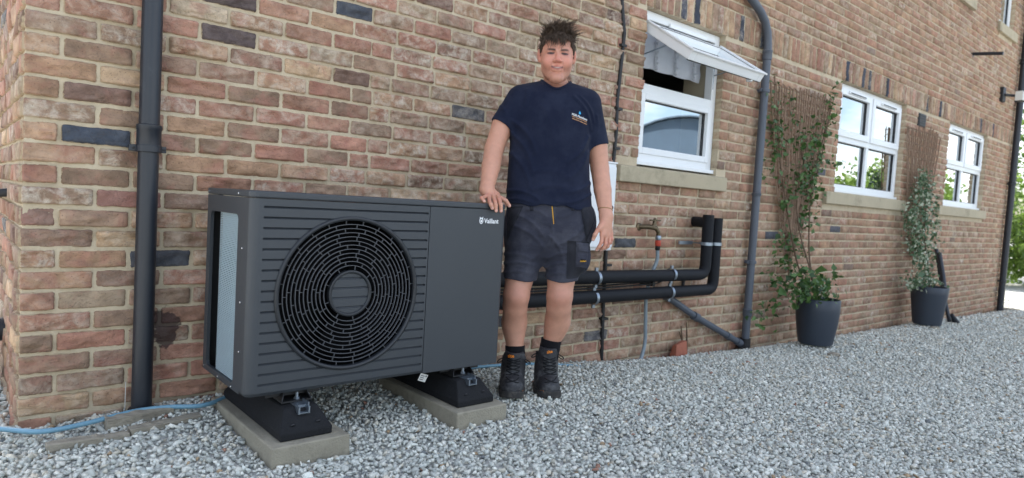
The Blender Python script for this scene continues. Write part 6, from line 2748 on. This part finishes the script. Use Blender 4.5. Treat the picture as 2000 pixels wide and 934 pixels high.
def leaf_cloud(name, pts, n_each, spread, size, mat, parent, seed, pale=0.0, flat=0.35, bright=0.5):
    """many small folded leaves round the given points"""
    rs = np.random.RandomState(seed)
    P = np.repeat(np.asarray(pts, float)[:, :3], n_each, 0)
    P = P + rs.normal(size=P.shape) * np.array(spread)
    n = len(P)
    d = rs.normal(size=(n, 3)); d[:, 2] -= 0.25
    d /= np.linalg.norm(d, axis=1)[:, None]
    nn = rs.normal(size=(n, 3)) * 0.8 + np.array([0, -0.9, 0.55])
    nn -= d * (nn * d).sum(1)[:, None]
    nn /= np.linalg.norm(nn, axis=1)[:, None]
    s = np.cross(d, nn)
    L = size * np.exp(rs.normal(0, 0.25, n))[:, None]
    w = L * rs.uniform(0.28, 0.42, (n, 1))
    a, b = P, P + d * L
    m1 = P + d * L * 0.42
    V = np.stack([a, m1 + s * w + nn * L * 0.10, b - nn * L * 0.06, m1 - s * w + nn * L * 0.10, m1], 1).reshape(-1, 3)
    k = np.arange(n)[:, None] * 5
    F = np.concatenate([k + np.array([0, 1, 4]), k + np.array([1, 2, 4]), k + np.array([2, 3, 4]), k + np.array([3, 0, 4])])
    C = np.zeros((n, 5, 4))
    C[..., 0] = np.clip(rs.beta(2, 2.4, n) + (bright - 0.5), 0, 1)[:, None]
    pl = (rs.rand(n) < pale)
    C[..., 1] = (pl * rs.uniform(0.5, 1.0, n))[:, None]
    C[..., 3] = 1
    return raw_mesh(name, V, F, mat, parent, attrs={'Col': C.reshape(-1, 4)})


cp = thing('climbing_plant', 'green climber growing from the rounded pot up the wide trellis', 'climbing plant', tuple(P1 + np.array([0, 0, 0.4])))
r_ = random.Random(12)
stems = [[(5.42, -0.30, 0.18), (5.47, -0.2, 0.45), (5.44, -0.09, 0.8), (5.36, -0.08, 1.2), (5.50, -0.07, 1.6)], [(5.38, -0.30, 0.18), (5.34, -0.15, 0.5), (5.15, -0.08, 1.1), (4.98, -0.07, 1.6), (4.95, -0.07, 1.95)],
         [(5.40, -0.32, 0.18), (5.52, -0.16, 0.6), (5.65, -0.08, 1.2), (5.85, -0.07, 1.7), (5.97, -0.07, 2.02)]]
for s in stems:
    m = MB()
    sp = spline(s, 8)
    m.tube(sp, np.linspace(0.008, 0.003, len(sp)), 7)
    m.build('stem', MAT['stem'], cp, smooth=True)
spots = [(1512, 158), (1508, 205), (1506, 240), (1518, 232), (1522, 250), (1530, 265), (1512, 270), (1505, 300), (1515, 285), (1503, 325), (1508, 335), (1528, 290), (1535, 300), (1545, 205), (1554, 226), (1628, 178), (1622, 190), (1630, 215), (1618, 235),
         (1612, 245), (1600, 240), (1592, 250), (1605, 262), (1620, 262), (1585, 270), (1575, 275), (1560, 262), (1565, 280), (1578, 292), (1590, 290), (1600, 285), (1570, 300), (1582, 310), (1595, 312), (1606, 305), (1575, 322), (1588, 326), (1560, 330),
         (1545, 350), (1552, 358), (1565, 345), (1580, 345), (1592, 350), (1598, 338), (1570, 362), (1582, 365), (1545, 375), (1572, 380), (1585, 378), (1596, 372), (1600, 390), (1578, 395), (1572, 410), (1580, 420), (1530, 390), (1536, 405), (1570, 435), (1576, 440),
         (1536, 455), (1528, 470), (1540, 472), (1553, 468), (1560, 476), (1522, 490), (1530, 498), (1545, 490), (1570, 492), (1548, 505), (1535, 520), (1540, 532), (1520, 540)]
pts = [at(u, v, y=-0.085) for u, v in spots]
leaf_cloud('foliage', pts, 11, (0.048, 0.03, 0.050), 0.044, MAT['leaf'], cp, 3, bright=0.40)
low = [at(u, v, y=-0.33) for u, v in ((1550, 572), (1565, 565), (1580, 560), (1595, 568), (1605, 575), (1570, 578), (1588, 576), (1558, 558), (1575, 548), (1590, 552), (1545, 580), (1612, 578), (1560, 545), (1580, 538))]
leaf_cloud('foliage', low, 22, (0.055, 0.08, 0.04), 0.052, MAT['leaf'], cp, 6, bright=0.36)
trail = [at(u, v, y=-0.15) for u, v in ((1500, 600), (1506, 602), (1492, 632), (1488, 618), (1474, 612), (1535, 555), (1525, 592), (1630, 540), (1618, 545), (1636, 536), (1605, 548), (1608, 545), (1640, 320), (1505, 540), (1516, 552))]
leaf_cloud('foliage', trail, 7, (0.035, 0.03, 0.025), 0.045, MAT['leaf'], cp, 9, bright=0.45)

jp = thing('climbing_plant', 'pale variegated climber growing from the tapered pot', 'climbing plant', tuple(P2 + np.array([0, 0, 0.4])))
m = MB()
sp = spline([(8.2, -0.3, 0.14), (8.25, -0.25, 0.4), (8.35, -0.15, 0.8), (8.45, -0.1, 1.3)], 8)
m.tube(sp, np.linspace(0.009, 0.004, len(sp)), 7)
m.build('stem', MAT['stem'], jp, smooth=True)
spots = [(1805, 345), (1800, 352), (1812, 352), (1798, 365), (1808, 368), (1818, 372), (1795, 378), (1806, 385), (1820, 388), (1788, 395), (1798, 400), (1810, 402), (1820, 410), (1782, 412), (1792, 418), (1805, 420), (1815, 428), (1785, 432), (1796, 438), (1808, 440), (1790, 452), (1800, 458), (1812, 455),
         (1785, 468), (1795, 474), (1806, 472), (1790, 485), (1800, 492), (1812, 488), (1780, 445), (1778, 480), (1795, 505), (1805, 510), (1815, 500), (1798, 520), (1810, 525), (1800, 538), (1808, 545), (1790, 548), (1825, 470), (1828, 440), (1776, 425)]
pts = [at(u, v, y=-0.16 - 0.10 * (v > 500)) for u, v in spots]
leaf_cloud('foliage', pts, 38, (0.042, 0.04, 0.05), 0.038, MAT['leaf2'], jp, 13, pale=0.26, bright=0.5)
low = [at(u, v, y=-0.3) for u, v in ((1780, 555), (1792, 552), (1805, 550), (1818, 553), (1830, 556), (1800, 545), (1815, 543))]
leaf_cloud('foliage', low, 24, (0.05, 0.07, 0.03), 0.044, MAT['leaf2'], jp, 15, pale=0.30)

# parasol stand pieces leaning by the pot
lp = thing('folded_parasol', 'dark folded parasol pole leaning on the wall beside the tapered pot', 'parasol', (9.2, -0.2, -0.28))
m = MB()
m.tube([(9.02, -0.30, -0.28), (9.12, -0.14, 0.2), (9.20, -0.03, 0.60)], 0.022, 10)
m.build('pole', MAT['pipeblack'], lp, smooth=True)
m = MB()
m.tube([(8.86, -0.26, 0.10), (8.95, -0.2, 0.3), (9.08, -0.10, 0.55)], [0.03, 0.026, 0.03], 10)
m.build('arm', MAT['pipeblack'], lp, smooth=True)
m = MB()
m.tube([(8.72, -0.27, 0.14), (8.88, -0.25, 0.15)], 0.028, 10)
m.build('hinge', MAT['pipeblack'], lp, smooth=True)
m = MB()
m.tube([(8.95, -0.33, -0.16), (9.06, -0.36, -0.27)], [0.02, 0.04], 10)
m.build('foot', MAT['pipeblack'], lp, smooth=True)

# lamp and stub on the upper wall
fl = thing('floodlight', 'small security floodlight on the wall by the far black downpipe', 'floodlight', (11.7000, -0.1, 2.8))
m = MB()
m.box((11.3600, -0.05, 2.74), (11.5000, 0.0, 2.95))
m.build('sensor_box', MAT['black'], fl, bevel=0.01)
m = MB()
m.tube([(11.4400, -0.05, 2.84), (11.5800, -0.14, 2.84)], 0.02, 10)
m.build('arm', MAT['black'], fl, smooth=True)
m = MB()
m.box((11.5400, -0.24, 2.76), (11.7000, -0.15, 2.90))
m.build('lamp_head', MAT['black'], fl, bevel=0.008)
m = MB()
m.box((11.5200, -0.245, 2.765), (11.5395, -0.155, 2.895))
m.box((11.5500, -0.2475, 2.77), (11.6900, -0.2402, 2.89))
m.build('lens', MAT['lamp'], fl)
st = thing('overflow_pipe', 'short dark overflow pipe sticking out of the upper bricks', 'pipe', (10.0, 0, 3.2))
m = MB()
m.tube([(9.98, 0.02, 3.16), (9.98, -0.34, 3.12)], 0.022, 12)
m.build('pipe', MAT['pipeblack'], st, smooth=True)
m = MB()
m.box((9.93, -0.006, 3.12), (10.03, 0.0, 3.20))
m.build('collar', MAT['pipeblack'], st, bevel=0.003)

# things on the near gable
gb = thing('cable_stub', 'short black cable stub on the gable wall by the corner', 'cable', (0, 0.48, 0.79))
m = MB()
m.tube([(0.0, 0.46, 0.79), (-0.03, 0.46, 0.785), (-0.045, 0.60, 0.78), (-0.04, 1.2, 0.775)], 0.017, 10)
m.build('cable', MAT['cable'], gb, smooth=True)
g2_ = thing('gable_drain', 'black drain pipe elbow on the gable wall above the gravel', 'pipe', (0, 0.6, 0.1))
m = MB()
m.tube(smooth_path([(0.0, 0.63, 0.21), (-0.07, 0.63, 0.21), (-0.075, 0.63, -0.06)], 0.05), 0.05, 16)
m.build('elbow', MAT['pipeblack'], g2_, smooth=True)

# old timber edging by the corner
def timber(x0, x1, y, z, h, w, rot, label, seed):
    r = random.Random(seed)
    m = MB()
    n = 12
    V = []
    L = x1 - x0
    for i in range(n + 1):
        t = i / n
        for (a, b) in ((-w / 2, 0), (w / 2, 0), (w / 2, h), (-w / 2, h)):
            V.append((L * (t - 0.5) + r.gauss(0, 0.001), a + r.gauss(0, 0.0012), b + (r.gauss(0, 0.0016) - 0.006 * (t > 0.6) * (seed == 1) if b else 0)))
    F = [(0, 1, 2, 3), tuple(n * 4 + k for k in (3, 2, 1, 0))]
    for i in range(n):
        for k in range(4):
            F.append((i * 4 + k, i * 4 + (k + 1) % 4, i * 4 + 4 + (k + 1) % 4, i * 4 + 4 + k))
    m.add(V, F)
    o = m.build('timber_edging', MAT['timber'], None, bevel=0.0025)
    o.location = ((x0 + x1) / 2, y, z)
    o.rotation_euler = (0.06, 0, rot)
    tag(o, label, 'timber', 'old timber edging in the gravel')


timber(0.06, 0.30, -0.262, -0.055, 0.045, 0.040, 0.03, 'weathered timber piece nearest the brick corner, half sunk in gravel', 1)
timber(0.30, 0.55, -0.225, -0.052, 0.045, 0.040, 0.16, 'weathered timber piece reaching towards the near concrete slab', 2)
timber(0.24, 0.47, -0.142, -0.035, 0.050, 0.045, 0.16, 'flat weathered kerb piece just below the black downpipe', 3)

bb = thing('broken_brick', 'broken orange clay brick lying at the wall below the waste pipe', 'brick', (3.80, -0.08, -0.16))
m = MB()
m.add([(3.74, -0.11, -0.17), (3.90, -0.10, -0.17), (3.89, -0.04, -0.17), (3.75, -0.04, -0.17), (3.75, -0.10, -0.075), (3.89, -0.09, -0.055), (3.88, -0.045, -0.06), (3.77, -0.05, -0.09)],
      [(0, 3, 2, 1), (4, 5, 6, 7), (0, 1, 5, 4), (1, 2, 6, 5), (2, 3, 7, 6), (3, 0, 4, 7)])
m.build('clay_piece', MAT['terra'], bb, bevel=0.008)
tw_ = thing('dry_twigs', 'few dry dark twigs standing against the wall above the broken brick', 'twigs', (3.9, -0.06, -0.1))
for dx, h, l in ((0, 0.20, 0.02), (0.03, 0.16, -0.03), (0.055, 0.22, 0.03)):
    m = MB()
    m.tube([(3.87 + dx, -0.07, -0.16), (3.872 + dx + l * 0.5, -0.05, -0.16 + h * 0.6), (3.87 + dx + l, -0.03, -0.16 + h)], [0.008, 0.007, 0.004], 6)
    m.build('twig', MAT['stem'], tw_, smooth=True)
# fallen leaf litter scraps on the gravel
for k, (u, v, lab) in enumerate(((1628, 693, 'dark scrap lying on the gravel in front of the rounded pot'), (1826, 641, 'dark scrap lying on the gravel in front of the tapered pot'))):
    p = at(u, v, z=float(gz(5.3 if k == 0 else 8.0, -0.5)))
    m = MB()
    r = random.Random(k)
    m.lathe([(0.07, 0.0), (0.065, 0.015), (0.03, 0.022)], (0, 0, 0), 9)
    o = m.build('stone_scrap', MAT['timber'], None, smooth=True)
    o.location = (p[0], p[1], p[2] - 0.004)
    o.scale = (1.0, 0.6, 1)
    tag(o, lab, 'scrap')


# ------------------------------------------------------------------ trees, hedge and barn
def tree(name, label, cat, x, y, zb, h, w, trunk_h, n, leaf, seed, group, bright=0.5, clumps=26):
    r = random.Random(seed)
    t = thing(name, label, cat, (x, y, zb), group)
    m = MB()
    m.tube([(x, y, zb - 0.1), (x + 0.05, y, zb + trunk_h * 0.6), (x, y + 0.05, zb + h * 0.7)], [0.10 * h / 4, 0.07 * h / 4, 0.02], 9)
    for k in range(6):
        a = r.uniform(0, 2 * PI)
        z0 = zb + trunk_h * r.uniform(0.6, 1.2)
        m.tube([(x, y, z0), (x + w * 0.35 * math.cos(a), y + w * 0.35 * math.sin(a), z0 + h * 0.22), (x + w * 0.6 * math.cos(a), y + w * 0.6 * math.sin(a), z0 + h * 0.38)], [0.05 * h / 4, 0.03 * h / 4, 0.008], 6)
    m.build('trunk', MAT['bark'], t, smooth=True)
    c = []
    for k in range(clumps):
        a, q = r.uniform(0, 2 * PI), math.sqrt(r.random())
        z = r.uniform(0.08, 1.0)
        rad = w * (0.55 + 0.45 * math.sin(PI * min(1, z * 0.9 + 0.12))) * q
        c.append((x + rad * math.cos(a), y + rad * math.sin(a), zb + trunk_h * 0.6 + (h - trunk_h * 0.6) * z))
    sp = w * 0.22
    leaf_cloud('crown', c, max(1, n // clumps), (sp, sp, sp * 0.8), leaf, MAT['hedge'], t, seed, bright=bright)
    return t


GT = 'bushes beyond the far end of the house'
tree('garden_bush', 'bright green bush on the sunny ground just past the house end', 'bush', 19.5, 2.3, -0.42, 2.3, 1.2, 0.3, 5200, 0.11, 31, GT, 0.55)
tree('garden_bush', 'taller yellow green bush behind the sunny gravel strip', 'bush', 22.5, 3.6, -0.42, 3.1, 1.6, 0.5, 5200, 0.13, 32, GT, 0.62)
tree('garden_tree', 'feathery garden tree rising above the far bushes', 'tree', 26.5, 4.4, -0.45, 5.6, 2.2, 1.5, 4200, 0.16, 33, GT, 0.45, 34)
tree('garden_bush', 'low bush at the very edge of the sunny gravel strip', 'bush', 20.8, 0.9, -0.42, 1.7, 1.1, 0.2, 4200, 0.11, 34, GT, 0.6)
GH = 'hedge trees across the yard seen in the window reflections'
k = 0
for (x, y, h, w) in ((30, -8.5, 2.5, 3.0), (34, -10.5, 2.8, 3.2), (38, -11.8, 4.0, 2.8), (29, -11.5, 2.5, 3.0), (42, -11, 4.2, 2.8), (47, -13, 5.4, 2.6), (33, -13.5, 2.8, 2.4)):
    tree('hedge_tree', 'hedge tree across the yard that shows only as green in the window panes', 'tree', x, y, -0.5, h, w, 0.3, 3200, 0.26, 50 + k, GH, 0.66)
    k += 1
barn = thing('arched_barn', 'arched roof barn across the yard, seen in the open window pane', 'barn', (26, -17, -0.5))
BXc, BYc, RB_ = 24.7, -14.4, 3.4
m = MB()
ang = np.linspace(0, PI, 25)
V = []
ax_ = np.array([0.818, -0.575, 0]); pe = np.array([0.575, 0.818, 0])
for s in (0, 14):
    for rr in (RB_, RB_ - 0.06):
        for a in ang:
            p = np.array([BXc, BYc, 0]) + ax_ * s + pe * rr * math.cos(a) * 1.15
            V.append((p[0], p[1], 1.9 + rr * 0.97 * math.sin(a)))
F = []
for k in range(24):
    F += [(k, k + 1, 50 + k + 1, 50 + k), (25 + k, 75 + k, 75 + k + 1, 25 + k + 1), (k, 25 + k, 25 + k + 1, k + 1), (50 + k, 50 + k + 1, 75 + k + 1, 75 + k)]
m.add(V, F)
m.build('roof', MAT['barn'], barn, smooth=True)
m = MB()
V = []
for s in (0.3, 13.7):
    V += [tuple(np.array([BXc, BYc, 0]) + ax_ * s + pe * q_ + np.array([0, 0, z])) for q_, z in ((-3.85, -0.5), (3.85, -0.5), (3.85, 1.9))] + \
         [tuple(np.array([BXc, BYc, 0]) + ax_ * s + pe * (RB_ - 0.1) * 1.15 * math.cos(a) + np.array([0, 0, 1.9 + (RB_ - 0.1) * 0.97 * math.sin(a)])) for a in ang[1:-1]] + [tuple(np.array([BXc, BYc, 0]) + ax_ * s + pe * -3.85 + np.array([0, 0, 1.9]))]
n = len(V) // 2
m.add(V, [tuple(range(n)), tuple(range(2 * n - 1, n - 1, -1)), (0, n, n + n - 1, n - 1), (1, 2, n + 2, n + 1)])
m.build('wall', MAT['barnwall'], barn)
# dark bitumen splash on the bricks beside the corner pipe
#PLANTS_END
